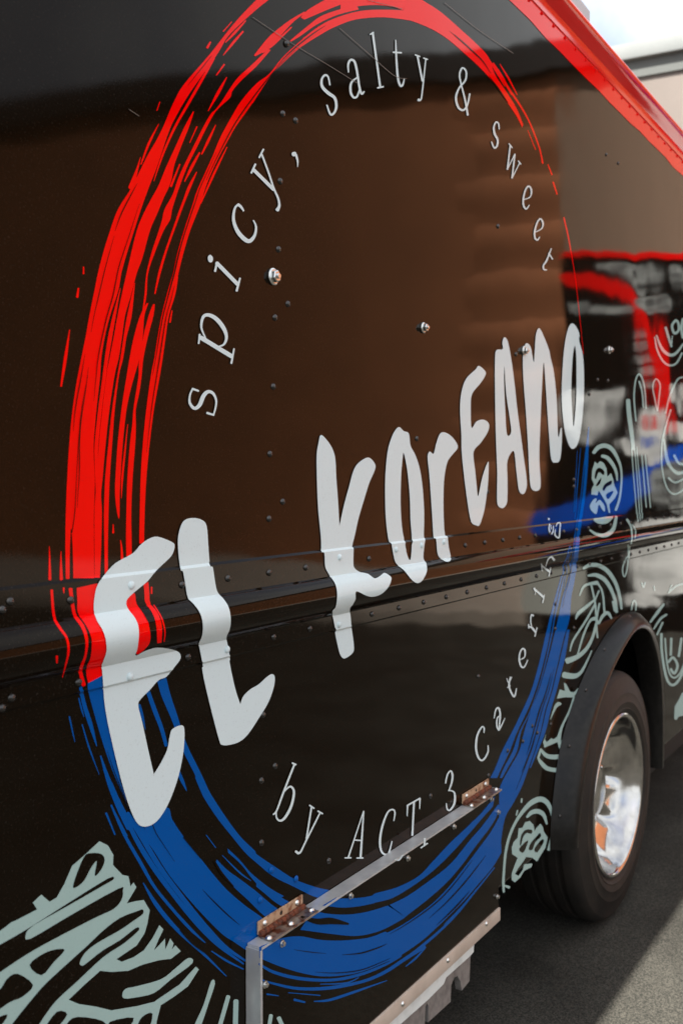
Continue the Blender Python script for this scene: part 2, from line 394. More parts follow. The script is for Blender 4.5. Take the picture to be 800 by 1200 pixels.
# --- pale building behind the truck
po = Vector((CAM.x, CAM.y, 0)) + Vector((math.cos(PHI), math.sin(PHI), 0)) * 18.0
ptan = Vector((math.sin(PHI), -math.cos(PHI), 0)); ptan.rotate(Matrix.Rotation(R_(-27), 3, 'Z'))
pale = frame_obj('pale_building', (po.x, po.y, GZ), ptan, 'pale rendered building with a light coping, standing behind the truck', 'building')
for nm, m, y0, z0, z1 in (('wall', 'wallwhite', 0.0, 0.0, 7.58), ('frieze', 'recess', -0.04, 7.582, 7.84), ('coping', 'coping', -0.14, 7.842, 8.09)):
    boxobj(nm, m, pale, -4 + y0, 9 - y0, y0, 7 - y0, z0, z1, 0.0 if nm != 'coping' else 0.03)

# ================================================================== the food truck
X0, X1 = -1.6, 6.6
TR = empty('food_truck', (0, 0, 0), 'glossy black food truck with red and blue brush ring and white brush lettering', 'food truck')
ZTOP, ZBOT = 2.645, 0.366
base_path = [(2.66, .345), (2.665, .42), (2.70, .55), (2.75, .64), (2.84, .73), (2.95, .805), (3.06, .86), (3.20, .91), (3.34, .935), (3.48, .925), (3.60, .88), (3.68, .79), (3.725, .66), (3.74, .52), (3.742, .42), (3.742, .345)]
lip_path = [(2.72, .345), (2.725, .40), (2.775, .54), (2.84, .645), (2.91, .725), (3.0, .79), (3.10, .84), (3.22, .885), (3.32, .895), (3.42, .872), (3.50, .81), (3.56, .73), (3.60, .63), (3.615, .52), (3.618, .43), (3.618, .345)]
bp = spline(base_path, False, 5); lp = spline(lip_path, False, 5)
# side panel: upper sheet, moulding, lower sheet with the wheel opening cut out
bm = bmesh.new()
zs = [ZTOP, ZL1, ZL0] + [ZB1 - (ZB1 - ZB0) * i / 24 for i in range(25)] + [ZE1, ZE0]
zs = sorted(set(zs), reverse=True)
ra = [bm.verts.new((X0, -prof(z), z)) for z in zs]; rb = [bm.verts.new((X1, -prof(z), z)) for z in zs]
for i in range(len(zs) - 1): bm.faces.new((ra[i], ra[i + 1], rb[i + 1], rb[i]))
inner = [(x, z) for x, z in bp if z > ZBOT + .002]
low = [(X0, ZE0), (X0, ZBOT), (inner[0][0], ZBOT)] + inner + [(inner[-1][0], ZBOT), (X1, ZBOT), (X1, ZE0)]
tris = tessellate_polygon([[Vector((x, z, 0)) for x, z in low]])
vs = [bm.verts.new((x, 0, z)) for x, z in low]
for t in tris: bm.faces.new([vs[i] for i in t])
bmesh.ops.remove_doubles(bm, verts=bm.verts, dist=1e-5)
bm.normal_update()
for f in bm.faces:
    if f.normal.y > 0: f.normal_flip()
SP = mesh_obj('side_panel', bm, 'black', TR, 28)
# return edge at the panel foot
boxobj('panel_foot', 'rivet', TR, X0, 2.66, 0.0005, 0.03, ZBOT - .004, ZBOT + .0)
boxobj('panel_foot', 'rivet', TR, 3.742, X1, 0.0005, 0.03, ZBOT - .004, ZBOT + .0)
# shell of the body behind the side
bm = bmesh.new()
box(bm, X0 + .01, X1 - .01, 0.004, 2.2, 1.0, 2.66)
box(bm, X0 + .01, 2.58, 0.006, 2.19, 0.45, 0.999); box(bm, 3.82, X1 - .01, 0.006, 2.19, 0.45, 0.999)
box(bm, 2.58, 3.82, 0.42, 2.19, 0.45, 0.998)
mesh_obj('body_shell', bm, 'under', TR)
# chassis, step and flap under the floor
boxobj('chassis_rail', 'under', TR, X0 + .1, X1 - .1, 0.62, 0.74, 0.28, 0.449)
boxobj('chassis_rail', 'under', TR, X0 + .1, X1 - .1, 1.46, 1.58, 0.28, 0.449)
boxobj('mud_flap', 'rubber', TR, 3.83, 3.845, 0.05, 0.40, 0.14, 0.449)
boxobj('tank', 'under', TR, 3.95, 5.5, 0.12, 0.60, 0.15, 0.448, 0.03)
boxobj('far_side_light_blocker', 'under', TR, X0 + .02, 2.55, 2.14, 2.17, 0.12, 0.449)  # unseen panels added to block light and darken the ground underneath
boxobj('far_side_light_blocker', 'under', TR, 3.85, X1 - .02, 2.14, 2.17, 0.12, 0.449)
boxobj('rear_axle', 'under', TR, 3.15, 3.25, 0.30, 1.9, 0.33, 0.43)
# roof cap: red flange, gutter bead, rolled corner, roof
cap = [(.0, 2.636), (-.0045, 2.637), (-.0045, 2.668), (-.009, 2.671)]
cap += [(-.010 - .030 * math.sin(math.pi * (t / 12) ** 1.25) ** .85, 2.671 + .045 * t / 12) for t in range(1, 12)]
cap += [(-.006, 2.716), (-.002, 2.719)]
cap += [(.085 - .087 * math.cos(t / 8 * math.pi / 2), 2.720 + .060 * math.sin(t / 8 * math.pi / 2)) for t in range(0, 9)]
cap += [(0.3, 2.80), (1.1, 2.82), (1.9, 2.80), (2.2, 2.70), (2.2, 2.636)]
bm = bmesh.new()
ra = [bm.verts.new((X0, y, z)) for y, z in cap]; rb = [bm.verts.new((X1, y, z)) for y, z in cap]
for i in range(len(cap) - 1): bm.faces.new((ra[i], rb[i], rb[i + 1], ra[i + 1]))
bm.faces.new(ra); bm.faces.new(list(reversed(rb)))
bmesh.ops.recalc_face_normals(bm, faces=bm.faces)
mesh_obj('roof_cap', bm, 'redcap', TR, 35)
# rooftop housing
hc = [on_plane(*p, .05) for p in [(691, 13), (690, 40), (678, -4)]]
bm = bmesh.new(); extrude_poly(bm, [(1.9, 2.755), (hc[1].x, 2.755), (hc[0].x, hc[0].z), (hc[2].x, hc[2].z), (1.9, hc[2].z)], 0.05, 0.62)
mesh_obj('roof_housing', bm, 'roofgrey', TR)

# ---- rivets, shared mesh
def dome_mesh(name, r, h, m, seg=12):
    bm = bmesh.new()
    lathe_y(bm, [(0.0001, -h), (r * .5, -h * .87), (r * .87, -h * .5), (r, 0.0)], seg, (0, 0))
    bmesh.ops.remove_doubles(bm, verts=bm.verts, dist=2e-4 * .3)
    bmesh.ops.recalc_face_normals(bm, faces=bm.faces)
    me = bpy.data.meshes.new(name); bm.to_mesh(me); bm.free(); me.materials.append(M[m])
    me.polygons.foreach_set('use_smooth', [True] * len(me.polygons)); return me
def place(name, me, x, y, z, parent=TR, rot=0.0):
    o = link(bpy.data.objects.new(name, me), parent); o.location = (x, y, z); o.rotation_euler = (0, rot, 0); return o
RV = dome_mesh('rivet', .0058, .0042, 'rivet'); RVW = dome_mesh('rivet_white', .0062, .0042, 'white'); RVR = dome_mesh('rivet_red', .0050, .0045, 'red')
RVB = dome_mesh('rivet_blue', .0060, .0040, 'blue'); RVS = dome_mesh('rivet_steel', .0055, .0042, 'steel')
x_a = on_side(213, 681)[0]; x_b = on_side(432, 649)[0]; dx = (x_b - x_a) / 5
x = x_a - 6 * dx
COVER = [on_side(*p) for p in [(153, 686), (397, 653), (463, 644), (493, 639), (519, 635), (151, 793), (265, 761), (396, 732)]]
while x < 5.6:
    P = x
    for xx, zz in ((P, 1.2445), (P + .012, 1.1345)):
        if all(abs(xx - a) + abs(zz - b) > .05 for a, b in COVER): place('rivet', RV, xx, -.0042, zz)
    x += dx
for X, Z in COVER: place('rivet_cover', RVW, X, -.0056, Z)
for i in range(70):
    place('rivet', RVR, 0.35 + i * .088, -.0013, 2.630)
for px, py in [(331, 133), (346, 141), (328, 212), (326, 292), (337, 356), (322, 372), (320, 453), (316, 532), (331, 588), (315, 608), (488, 514), (571, 576), (583, 265),
               (604, 415), (710, 181), (724, 191), (560, 793), (308, 838), (322, 898), (306, 915), (306, 988), (385, 1009), (504, 933), (572, 909), (623, 851), (645, 849), (612, 869), (629, 859), (594, 880),
               (650, 737), (672, 736), (650, 708), (672, 570), (672, 562), (690, 462), (700, 445), (712, 446), (2, 830), (12, 705)]:
    X, Z = on_side(px, py); place('rivet', RV, X, -prof(Z), Z)
X, Z = on_side(335, 51); place('rivet', RV, X, -.001, Z)
for px, py in [(317, 1020), (304, 1055), (346, 1030), (303, 1056)][:3]:
    X, Z = on_side(px, py); place('rivet_cover', RVB, X, -.0012, Z)
# ---- hexagon bolts with washers
def hexbolt(px, py, r):
    X, Z = on_side(px, py)
    bm = bmesh.new(); lathe_y(bm, [(0.0003, 0), (r * 1.35, 0), (r * 1.35, -.0025), (r * 1.1, -.004), (0.0003, -.004)], 20, (0, 0))
    wsh = mesh_obj('washer', bm, 'steel', TR, 30); wsh.location = (X, -.0008, Z)
    bm = bmesh.new()
    ring = lathe_y(bm, [(r, -.004), (r, -.0095), (r * .8, -.011), (0.0004, -.011)], 6, (0, 0))
    b = mesh_obj('bolt_head', bm, 'steel', TR); b.location = (X, -.0008, Z); b.rotation_euler = (0, random.random(), 0)
    bm = bmesh.new(); lathe_y(bm, [(r * .45, -.011), (r * .45, -.0135), (r * .36, -.0145), (0.0004, -.0145)], 10, (0, 0))
    s = mesh_obj('bolt_stud', bm, 'steel', TR, 30); s.location = (X, -.0008, Z)
hexbolt(319, 324, .0105); hexbolt(495, 384, .0085); hexbolt(613, 411, .0095); hexbolt(713, 410, .009)

# ---- hatch door standing proud, with aluminium edges, strip and hinges
HX0, HX1, HZ0, HZ1 = 1.276, 2.236, 0.345, 0.632
bm = bmesh.new(); box(bm, HX0 + .002, HX1, -HT, -.001, HZ0, HZ1 - .001, 0.0)
HD = mesh_obj('hatch_door', bm, 'black', TR)
boxobj('hatch_top_edge', 'alu', TR, HX0, HX1 + .012, -HT - .0015, -.0015, HZ1, HZ1 + .004)
boxobj('hatch_side_edge', 'alu', TR, HX0 - .004, HX0 + .0015, -HT - .0015, -.0015, 0.20, HZ1 - .0005)
boxobj('sill_strip', 'sill', TR, HX0, HX1 + .003, -HT - .004, -.0015, 0.312, HZ0 - .0008, 0.0015)
for px, py in [(330, 1106), (310, 1154), (410, 1050), (477, 1006), (531, 969), (575, 937), (583, 952), (582, 1051)]:
    P = on_plane(px, py, -HT - .001)
    bm = bmesh.new(); lathe_y(bm, [(0.0003, 0), (.0062, 0), (.0062, -.0022), (.0042, -.0026), (.0040, -.0062), (.0003, -.007)], 14, (0, 0))
    o = mesh_obj('screw', bm, 'steel', TR, 35); o.location = (min(P.x, HX1 - .006), -HT - .0008, P.z)
for px, py in [(570, 1083), (525, 1126), (472, 1177)]:
    P = on_plane(px, py, -HT - .005); place('screw', RVS, P.x, -HT - .0042, P.z)
def hinge(xa, xb):
    H = link(bpy.data.objects.new('hinge', None), TR); H.location = (xa, 0, HZ1 + .004)
    L = xb - xa
    def hp(name, bm, m, s=None): return mesh_obj(name, bm, m, H, s)
    bm = bmesh.new(); box(bm, 0, L, -.0045, -.0015, .004, .026, .0008); hp('wall_leaf', bm, 'tanplate')
    bm = bmesh.new(); box(bm, -.002, L + .004, -HT - .0065, -.010, .0003, .0032, .0008); hp('door_leaf', bm, 'leaf')
    nk = 11
    for i in range(nk):
        bm = bmesh.new(); r = .0056
        a, b = L * i / nk + .0006, L * (i + 1) / nk - .0006
        rs = []
        for xx, rr in ((a, .0002), (a, r * .85), (a + .001, r), (b - .001, r), (b, r * .85), (b, .0002)):
            rs.append([bm.verts.new((xx, -.0075 + rr * math.cos(t * math.pi / 6), .0052 + rr * math.sin(t * math.pi / 6))) for t in range(12)])
        for p, q in zip(rs, rs[1:]):
            for t in range(12): bm.faces.new((p[t], p[(t + 1) % 12], q[(t + 1) % 12], q[t]))
        bmesh.ops.recalc_face_normals(bm, faces=bm.faces)
        hp('knuckle', bm, 'rust', 40)
    for fx in (.14, .86):
        o = link(bpy.data.objects.new('screw', RVS), H); o.location = (L * fx, -.0045, .0175)
    o = link(bpy.data.objects.new('screw_hole', RV), H); o.location = (L * .5, -.0040, .0175); o.scale = (.8, .3, .8)
    for fx in (.02, .5, .98):
        o = link(bpy.data.objects.new('screw', RVS), H); o.location = (L * fx, -.024, .0031); o.rotation_euler = (R_(-90), 0, 0); o.scale = (1.1, 1.1, 1.1)
hinge(1.302, 1.432); hinge(2.085, 2.232)

# ---- slotted bracket hanging under the sill
Zb = zoomed(430, 1090, 6.154)
bm = bmesh.new()
fl = [on_plane(x, y, -.020) for x, y in Zb([(775, 75), (768, 160), (745, 188), (570, 345), (552, 392), (440, 505), (260, 665), (-30, 930), (-330, 1200), (-330, 860)])]
fl = [(p.x, p.z) for p in fl]; fl[0] = (fl[0][0], .3135); fl[-1] = (HX0 + .02, .3135); fl[-2] = (HX0 + .02, fl[-3][1])
extrude_poly(bm, fl, -.020, -.012); mesh_obj('bracket_flange', bm, 'whitemetal', TR)
bm = bmesh.new()
ct = [on_plane(x, y, -.004) for x, y in Zb([(750, 100), (738, 370), (682, 440), (672, 372), (652, 335), (628, 345), (606, 400), (602, 520), (440, 668), (442, 550), (432, 528), (420, 560), (414, 690), (250, 840), (-100, 1150), (-330, 1360)])]
ct = [(p.x, p.z) for p in ct]
ct = [(ct[0][0], .312)] + ct[1:-1] + [(HX0 + .03, ct[-2][1]), (HX0 + .03, .312)]
extrude_poly(bm, ct, -.004, .012); mesh_obj('slotted_bracket', bm, 'cast', TR)

# ---- wheel arch flare
bm = bmesh.new(); prev = None
for (bx, bz), (lx, lz) in zip(bp, lp):
    sec = []
    for k in range(13):
        t = k / 12
        x = bx + (lx - bx) * t; z = bz + (lz - bz) * t
        y = -.002 - .062 * math.sin(min(t * 1.05, 1.0) * math.pi / 2) ** 1.0
        sec.append((x, y, z))
    sec += [(lx + (lx - bx) * .05, -.050, lz + (lz - bz) * .05), (lx + (lx - bx) * .05, .012, lz + (lz - bz) * .05), (bx, .02, bz), (bx, .42, bz)]
    cur = [bm.verts.new(p) for p in sec]
    if prev:
        for i in range(len(cur) - 1): bm.faces.new((prev[i], cur[i], cur[i + 1], prev[i + 1]))
    else: bm.faces.new(cur[:14])
    prev = cur
bm.faces.new(list(reversed(prev[:14])))
bmesh.ops.recalc_face_normals(bm, faces=bm.faces)
mesh_obj('wheel_arch_flare', bm, 'rubber', TR, 40)

for t_ in (6, 14, 22, 30, 40, 50, 60, 68):
    (bx, bz), (lx, lz) = bp[t_], lp[t_]
    place('flare_screw', RV, bx + (lx - bx) * .18, -.022, bz + (lz - bz) * .18)
# ---- wheels
def wheel(cx, ysign=1, y0=-0.03):
    WH = link(bpy.data.objects.new('wheel', None), TR); WH.location = (cx, y0 if ysign > 0 else y0, 0.362)
    if ysign < 0: WH.rotation_euler = (0, 0, math.pi)
    r0, r1 = .262, .402
    tp = [(r0 - .012, .03), (r0 - .004, .006), (r0 + .006, -.004), (r0 + .018, -.012), (r0 + .020, -.0105), (r0 + .040, -.0155), (r0 + .042, -.0140), (r0 + .070, -.0125), (r0 + .072, -.0108), (r1 - .022, -.002), (r1 - .019, -.0005),
          (r1 - .008, .010), (r1 - .002, .022)]
    for g in (.055, .10, .145):
        tp += [(r1, g - .010), (r1 - .010, g - .006), (r1 - .010, g + .006), (r1, g + .010)]
    tp += [(r1 - .002, .19), (r1 - .03, .215), (r0, .20)]
    bm = bmesh.new(); lathe_y(bm, tp, 96, (0, 0)); bmesh.ops.recalc_face_normals(bm, faces=bm.faces)
    ty = mesh_obj('tyre', bm, 'tyre', WH, 35)
    # polished deep dish: outer lip, barrel, bowl, centre; shallow flutes
    bm = bmesh.new()
    rp_ = [(.268, .004), (.266, -.006), (.258, -.010), (.250, -.006), (.245, .004), (.238, .022), (.222, .048), (.200, .070), (.170, .088), (.135, .100), (.105, .106), (.085, .104), (.080, .070), (.066, .060), (.0004, .057)]
    fine = spline(rp_, False, 3); seg = 120; rings = []
    for i in range(seg):
        a = 2 * math.pi * i / seg; row = []
        for r, y in fine:
            fl_ = 0.0
            if .095 < r < .225:
                wgt = math.sin((r - .095) / .13 * math.pi); cst = max(0.0, math.cos(8 * a)); fl_ = .030 * wgt * cst ** 2
            row.append(bm.verts.new((r * math.cos(a), y + fl_, r * math.sin(a))))
        rings.append(row)
    for i in range(seg):
        A, B = rings[i], rings[(i + 1) % seg]
        for j in range(len(fine) - 1): bm.faces.new((A[j], A[j + 1], B[j + 1], B[j]))
    bmesh.ops.recalc_face_normals(bm, faces=bm.faces)
    mesh_obj('rim', bm, 'chrome', WH, 50)
    for i in range(8):
        a = 2 * math.pi * (i + .5) / 8
        bm = bmesh.new(); lathe_y(bm, [(.013, .106), (.013, .088), (.010, .084), (.0004, .084)], 6, (.115 * math.cos(a), .115 * math.sin(a)))
        mesh_obj('lug_nut', bm, 'chrome', WH)
    return WH
wheel(3.195)
wheel(3.195, -1, 2.17)

# ================================================================== the print on the side
# ---- red half of the brush ring
def rows(T, data): return [T([(a, y), (b, y)])[0] + T([(a, y), (b, y)])[1] for y, a, b in data]
R1, R2, R3, R4, R5 = zoomed(50, 440, 5), zoomed(60, 220, 4), zoomed(150, 60, 5), zoomed(220, 0, 4), zoomed(390, 0, 3.3333)
def pair(T, L, Rr): return [T([l])[0] + T([r])[0] for l, r in zip(L, Rr)]
def brush(m, LR, hatch=False, parent=None, n=4, dry=0):
    o = strip_lr('brush_stroke', m, LR, hatch, parent or (HD if hatch else SP), n)
    q = spline(LR, False, 4)
    for _ in range(dry):             # dry-brush gaps left between the bristles
        u = random.uniform(.06, .94); ln = random.randint(6, max(7, int(len(q) * .4))); st = random.randint(1, max(1, len(q) - ln - 2))
        seg = q[st:st + ln:3]; wmax = random.uniform(.5, 1.5)
        pts = [(a + (c - a) * (u + .02 * math.sin(k)), b + (d - b) * (u + .02 * math.sin(k)), .25 + wmax * math.sin(math.pi * k / max(1, len(seg) - 1))) for k, (a, b, c, d) in enumerate(seg)]
        if len(pts) > 2: strokes('brush_gap', 'black', [pts], hatch, HD if hatch else SP)
    return o
def hair(m, T, pts, ws, hatch=False): return strokes('brush_hair', m, [W(pts, ws)], hatch, HD if hatch else SP, T)
# outer broad stroke from the top down to the moulding
brush('red', pair(R4, [(325, -8), (240, 80), (170, 165), (120, 230), (70, 290)], [(385, -8), (310, 52), (195, 160), (150, 232), (105, 300)])
      + pair(R3, [(320, 200), (265, 300), (222, 400), (205, 440), (165, 520), (118, 600), (68, 700), (18, 800)], [(390, 200), (322, 305), (270, 400), (250, 440), (222, 515), (195, 600), (160, 700), (120, 800)])
      + rows(R2, [(100, 312, 420), (200, 275, 388), (300, 244, 356), (400, 218, 328), (480, 202, 314), (600, 178, 275), (700, 160, 250), (800, 140, 234)])
      + rows(R1, [(0, 205, 336), (100, 188, 325), (200, 174, 314), (300, 163, 305), (400, 155, 298), (500, 148, 300), (600, 143, 305), (700, 138, 303), (800, 135, 300), (900, 133, 299)]), dry=6)
brush('red', rows(R1, [(895, 133, 164), (1000, 132, 159), (1100, 133, 157), (1185, 135, 156), (1192, 140, 150)]))
brush('red', rows(R1, [(895, 168, 300), (1000, 174, 300), (1100, 177, 301), (1188, 178, 302)]))
hair('black', R1, [(262, 0), (225, 200), (207, 400), (195, 600), (185, 800), (168, 920)], [1.5, 2.5, 3, 3, 4, 5])
brush('red', rows(R2, [(470, 322, 325), (600, 287, 302), (700, 265, 285), (800, 250, 268)]) + rows(R1, [(0, 350, 371), (200, 324, 346), (400, 303, 326), (500, 303, 322), (700, 310, 316), (760, 312, 313)]))
brush('red', pair(R3, [(380, 350), (330, 440), (280, 550), (225, 670), (175, 790)], [(386, 352), (357, 440), (325, 520), (272, 660), (250, 765)])
      + rows(R2, [(50, 468, 525), (120, 432, 496), (200, 400, 462), (330, 368, 426), (400, 352, 400), (500, 330, 374), (600, 310, 345), (700, 292, 331), (800, 272, 315)])
      + rows(R1, [(0, 372, 420), (200, 348, 390), (400, 328, 368), (600, 316, 350), (700, 308, 341), (800, 302, 346), (1000, 302, 342), (1100, 303, 338), (1185, 303, 334)]))
brush('red', rows(R2, [(445, 389, 392), (600, 355, 376), (700, 338, 352), (800, 323, 336)]) + rows(R1, [(0, 436, 446), (200, 405, 421), (400, 384, 406), (600, 365, 392), (800, 358, 385), (1000, 360, 381), (1140, 362, 381), (1185, 364, 376)]))
brush('red', rows(R2, [(540, 446, 455), (600, 415, 436), (700, 386, 428), (800, 366, 412)]) + rows(R1, [(0, 491, 537), (80, 478, 515), (200, 460, 490), (400, 438, 468), (600, 425, 455), (700, 423, 450), (800, 434, 450), (838, 444, 448)]))
brush('red', rows(R2, [(545, 476, 485), (600, 455, 478), (700, 430, 452), (800, 411, 431)]) + rows(R1, [(0, 560, 579), (100, 545, 565), (200, 530, 545), (300, 522, 545), (400, 510, 541), (600, 495, 526), (800, 489, 518), (950, 487, 520), (1060, 489, 521)]))
hair('red', R1, [(497, 285), (480, 450), (465, 600), (460, 720)], [4, 10, 12, 3])
hair('red', R1, [(455, 965), (462, 1020), (464, 1080)], [5, 12, 16])
hair('red', R1, [(412, 872), (412, 922)], [5, 12])
hair('red', R1, [(38, 1000), (40, 1100), (41, 1195)], [3, 12, 18])
hair('red', R1, [(106, 1030), (106, 1110), (108, 1195)], [3, 12, 20])
# upper middle strands
brush('red', pair(R4, [(375, 228), (300, 300), (240, 355), (205, 400), (160, 470), (130, 510)], [(388, 232), (320, 310), (250, 375), (208, 425), (198, 455), (150, 500)])
      + pair(R3, [(480, 370), (430, 460), (385, 550), (330, 660), (290, 750)], [(500, 370), (442, 480), (403, 560), (352, 660), (312, 760)])
      + rows(R2, [(30, 568, 588), (100, 530, 566), (150, 518, 556), (200, 503, 526), (300, 470, 486), (400, 445, 453), (500, 436, 446), (590, 424, 430)]))
brush('red', pair(R3, [(398, 705), (350, 790)], [(404, 705), (370, 790)]) + rows(R2, [(50, 619, 632), (100, 600, 613), (200, 565, 576), (300, 530, 541), (400, 500, 512), (497, 482, 488)]))
brush('red', pair(R4, [(545, 52), (480, 90), (420, 135), (370, 180), (308, 258)], [(552, 58), (500, 95), (452, 145), (385, 220), (316, 262)]))
brush('red', pair(R4, [(700, -30), (640, -2), (560, 45), (528, 80)], [(800, -30), (755, 2), (650, 45), (545, 90)]))
brush('red', pair(R4, [(478, 188), (560, 120), (620, 75), (700, 45), (790, 22)], [(482, 194), (525, 168), (605, 112), (700, 68), (800, 42)]))
brush('red', pair(R5, [(30, 0), (100, -15), (180, -25), (260, -30), (330, -12)], [(28, 42), (90, 24), (160, 18), (230, 24), (272, 38)]))
for T, p, ws in [(R3, [(505, 40), (440, 150), (360, 290), (270, 450), (200, 610), (150, 760)], [6, 16, 16, 14, 12, 4]), (R3, [(577, 150), (530, 235), (468, 348)], [5, 18, 5]),
                 (R3, [(512, 430), (470, 520), (430, 602)], [5, 16, 8]), (R3, [(562, 75), (515, 138)], [10, 5]), (R3, [(418, 592), (370, 680), (330, 762)], [10, 18, 6]),
                 (R3, [(402, 440), (360, 535)], [8, 5]), (R3, [(302, 660), (250, 790)], [8, 14]), (R3, [(72, 618), (52, 690), (16, 800)], [3, 14, 34]), (R3, [(178, 425), (120, 540), (75, 660)], [4, 14, 8]),
                 (R3, [(185, 295), (168, 345)], [5, 6]), (R4, [(270, 95), (220, 150), (175, 197)], [6, 12, 5]), (R4, [(258, 145), (210, 200), (165, 257)], [8, 12, 4]), (R4, [(170, 300), (134, 350)], [8, 5]),
                 (R4, [(205, 100), (165, 145)], [4, 6]), (R4, [(105, 195), (90, 222)], [8, 12]), (R4, [(485, 125), (400, 205), (350, 245)], [6, 12, 5]), (R4, [(590, 145), (540, 178)], [9, 4]),
                 (R2, [(85, 665), (65, 800), (45, 930)], [4, 15, 8]), (R2, [(126, 470), (121, 512)], [8, 12]), (R2, [(150, 370), (150, 402)], [6, 8]), (R2, [(565, 575), (555, 630)], [5, 9]),
                 (R3, [(578, 560), (500, 720), (425, 890)], [6, 14, 6]), (R3, [(760, 250), (725, 300)], [5, 10])]:
    hair('red', T, p, ws)
# inner stroke g, joining over the top to the right
brush('red', pair(R5, [(300, 40), (200, 36), (100, 42), (0, 72)], [(310, 80), (200, 66), (90, 74), (10, 102)])
      + pair(R4, [(600, 130), (520, 195), (440, 270), (380, 345), (320, 390), (250, 470)], [(625, 158), (525, 222), (450, 290), (390, 350), (330, 440), (275, 520)])
      + pair(R3, [(600, 390), (540, 500), (490, 620), (440, 730), (400, 820)], [(632, 436), (580, 528), (535, 610), (492, 700), (455, 790)])
      + rows(R2, [(80, 660, 697), (200, 620, 650), (300, 591, 620), (400, 569, 595), (430, 560, 592), (500, 540, 580), (600, 515, 550), (700, 497, 535), (800, 481, 521)])
      + rows(R1, [(0, 632, 685), (200, 605, 650), (400, 585, 625), (600, 572, 606), (800, 567, 596), (985, 564, 592)]), dry=5)
brush('red', pair(R5, [(300, -30), (350, 0), (420, 45), (500, 115), (560, 170), (605, 220), (632, 290), (675, 355), (715, 420), (742, 485)],
                  [(262, 72), (300, 78), (380, 110), (445, 150), (510, 205), (565, 255), (618, 312), (670, 385), (715, 452), (738, 497)]), dry=4)
P4 = zoomed(510, 60, 4.4444)
for p, ws in [([(300, 60), (350, 140), (395, 225)], [8, 14, 3]), ([(325, 90), (380, 190), (440, 280), (490, 370), (540, 500), (558, 582)], [4, 10, 9, 8, 7, 9]), ([(335, 65), (380, 140), (425, 225)], [4, 9, 4]),
              ([(270, 30), (320, 110), (360, 180)], [8, 10, 4]), ([(585, 588), (606, 642)], [5, 7]), ([(612, 680), (633, 744)], [8, 6]), ([(480, 410), (520, 510)], [3, 4]), ([(668, 865), (690, 960), (706, 1050)], [7, 7, 5]),
              ([(694, 980), (730, 1200), (770, 1575)], [4, 2.6, 1.6])]:
    hair('red', P4, p, ws)
# red running through the moulding
Q = zoomed(0, 620, 5); A_ = zoomed(80, 600, 5)
brush('red', pair(Q, [(448, 345), (452, 420), (455, 490), (500, 560), (525, 610), (537, 660), (530, 750), (510, 800), (505, 850), (515, 903)],
                  [(570, 318), (560, 420), (560, 490), (600, 560), (620, 620), (632, 680), (622, 770), (605, 800), (600, 830), (602, 858)]))
hair('red', Q, [(412, 350), (425, 450), (440, 510), (482, 570), (507, 650), (500, 740), (472, 830), (490, 915)], [22, 20, 20, 22, 18, 14, 20, 24])
hair('red', Q, [(302, 358), (315, 510), (350, 580), (390, 640), (400, 720), (375, 830), (365, 870)], [16, 16, 16, 14, 14, 8, 3])
hair('red', Q, [(372, 345), (373, 375)], [12, 5]); hair('red', Q, [(332, 745), (332, 785)], [14, 10])
poly('brush_stroke', 'red', A_([(330, 520), (385, 475), (400, 540), (450, 600), (475, 680), (480, 740), (465, 785), (400, 836), (395, 740), (395, 670), (370, 620), (335, 575)]), parent=SP)
brush('red', pair(A_, [(440, 425), (445, 480), (450, 530), (490, 590), (513, 660), (520, 770)], [(468, 408), (474, 470), (480, 535), (522, 590), (548, 670), (545, 766)]))
hair('red', A_, [(500, 545), (545, 620), (565, 700), (560, 760)], [6, 8, 8, 5]); hair('red', A_, [(487, 440), (487, 478)], 9)
hair('black', A_, [(405, 545), (440, 590), (465, 640)], [5, 9, 4])
# ---- blue half
B_ = zoomed(80, 780, 5); R6 = zoomed(130, 900, 4); R7 = zoomed(300, 980, 4); R8 = zoomed(440, 880, 4)
brush('blue', pair(B_, [(112, 105), (118, 160), (150, 280), (200, 450), (255, 610), (310, 740), (345, 830)], [(200, 58), (215, 160), (240, 330), (280, 510), (325, 690), (365, 820), (400, 910)])
      + pair(R6, [(105, 240), (150, 320), (200, 390), (270, 500), (350, 600), (430, 690), (520, 780), (580, 820), (640, 862)], [(258, 185), (285, 240), (330, 310), (400, 400), (470, 490), (540, 570), (620, 640), (690, 690), (745, 730)]), dry=7)
brush('blue', pair(B_, [(520, 92), (545, 180), (605, 320), (640, 420), (680, 520), (740, 640)], [(572, 70), (600, 180), (640, 300), (670, 400), (710, 500), (760, 600)])
      + pair(R6, [(395, 50), (420, 110), (440, 150), (500, 240), (580, 340), (630, 400)], [(432, 50), (460, 110), (490, 160), (550, 250), (610, 328), (672, 388)])
      + pair(R7, [(0, 125), (80, 190), (180, 240), (260, 280), (310, 296)], [(5, 88), (85, 142), (180, 203), (280, 240), (345, 254)]))
hair('blue', B_, [(465, 150), (500, 250), (545, 370), (572, 470)], [24, 26, 24, 20]); hair('blue', B_, [(640, 620), (668, 680), (692, 735)], [24, 20, 4])
hair('blue', B_, [(415, 230), (430, 290), (450, 375)], [14, 18, 3])
hair('blue', B_, [(72, 130), (92, 230), (130, 350), (165, 472)], [20, 24, 24, 5])
hair('blue', B_, [(60, 190), (75, 250), (90, 300)], [6, 10, 4]); hair('blue', B_, [(5, 300), (22, 380), (38, 450)], [8, 8, 3])
hair('blue', B_, [(80, 345), (120, 480), (180, 640)], [6, 9, 3])
hair('blue', B_, [(188, 530), (240, 690), (300, 830), (360, 950)], [8, 28, 40, 46])
hair('blue', R6, [(75, 215), (140, 320), (230, 470), (330, 605), (430, 728), (530, 835), (628, 905)], [24, 24, 24, 22, 20, 16, 10])
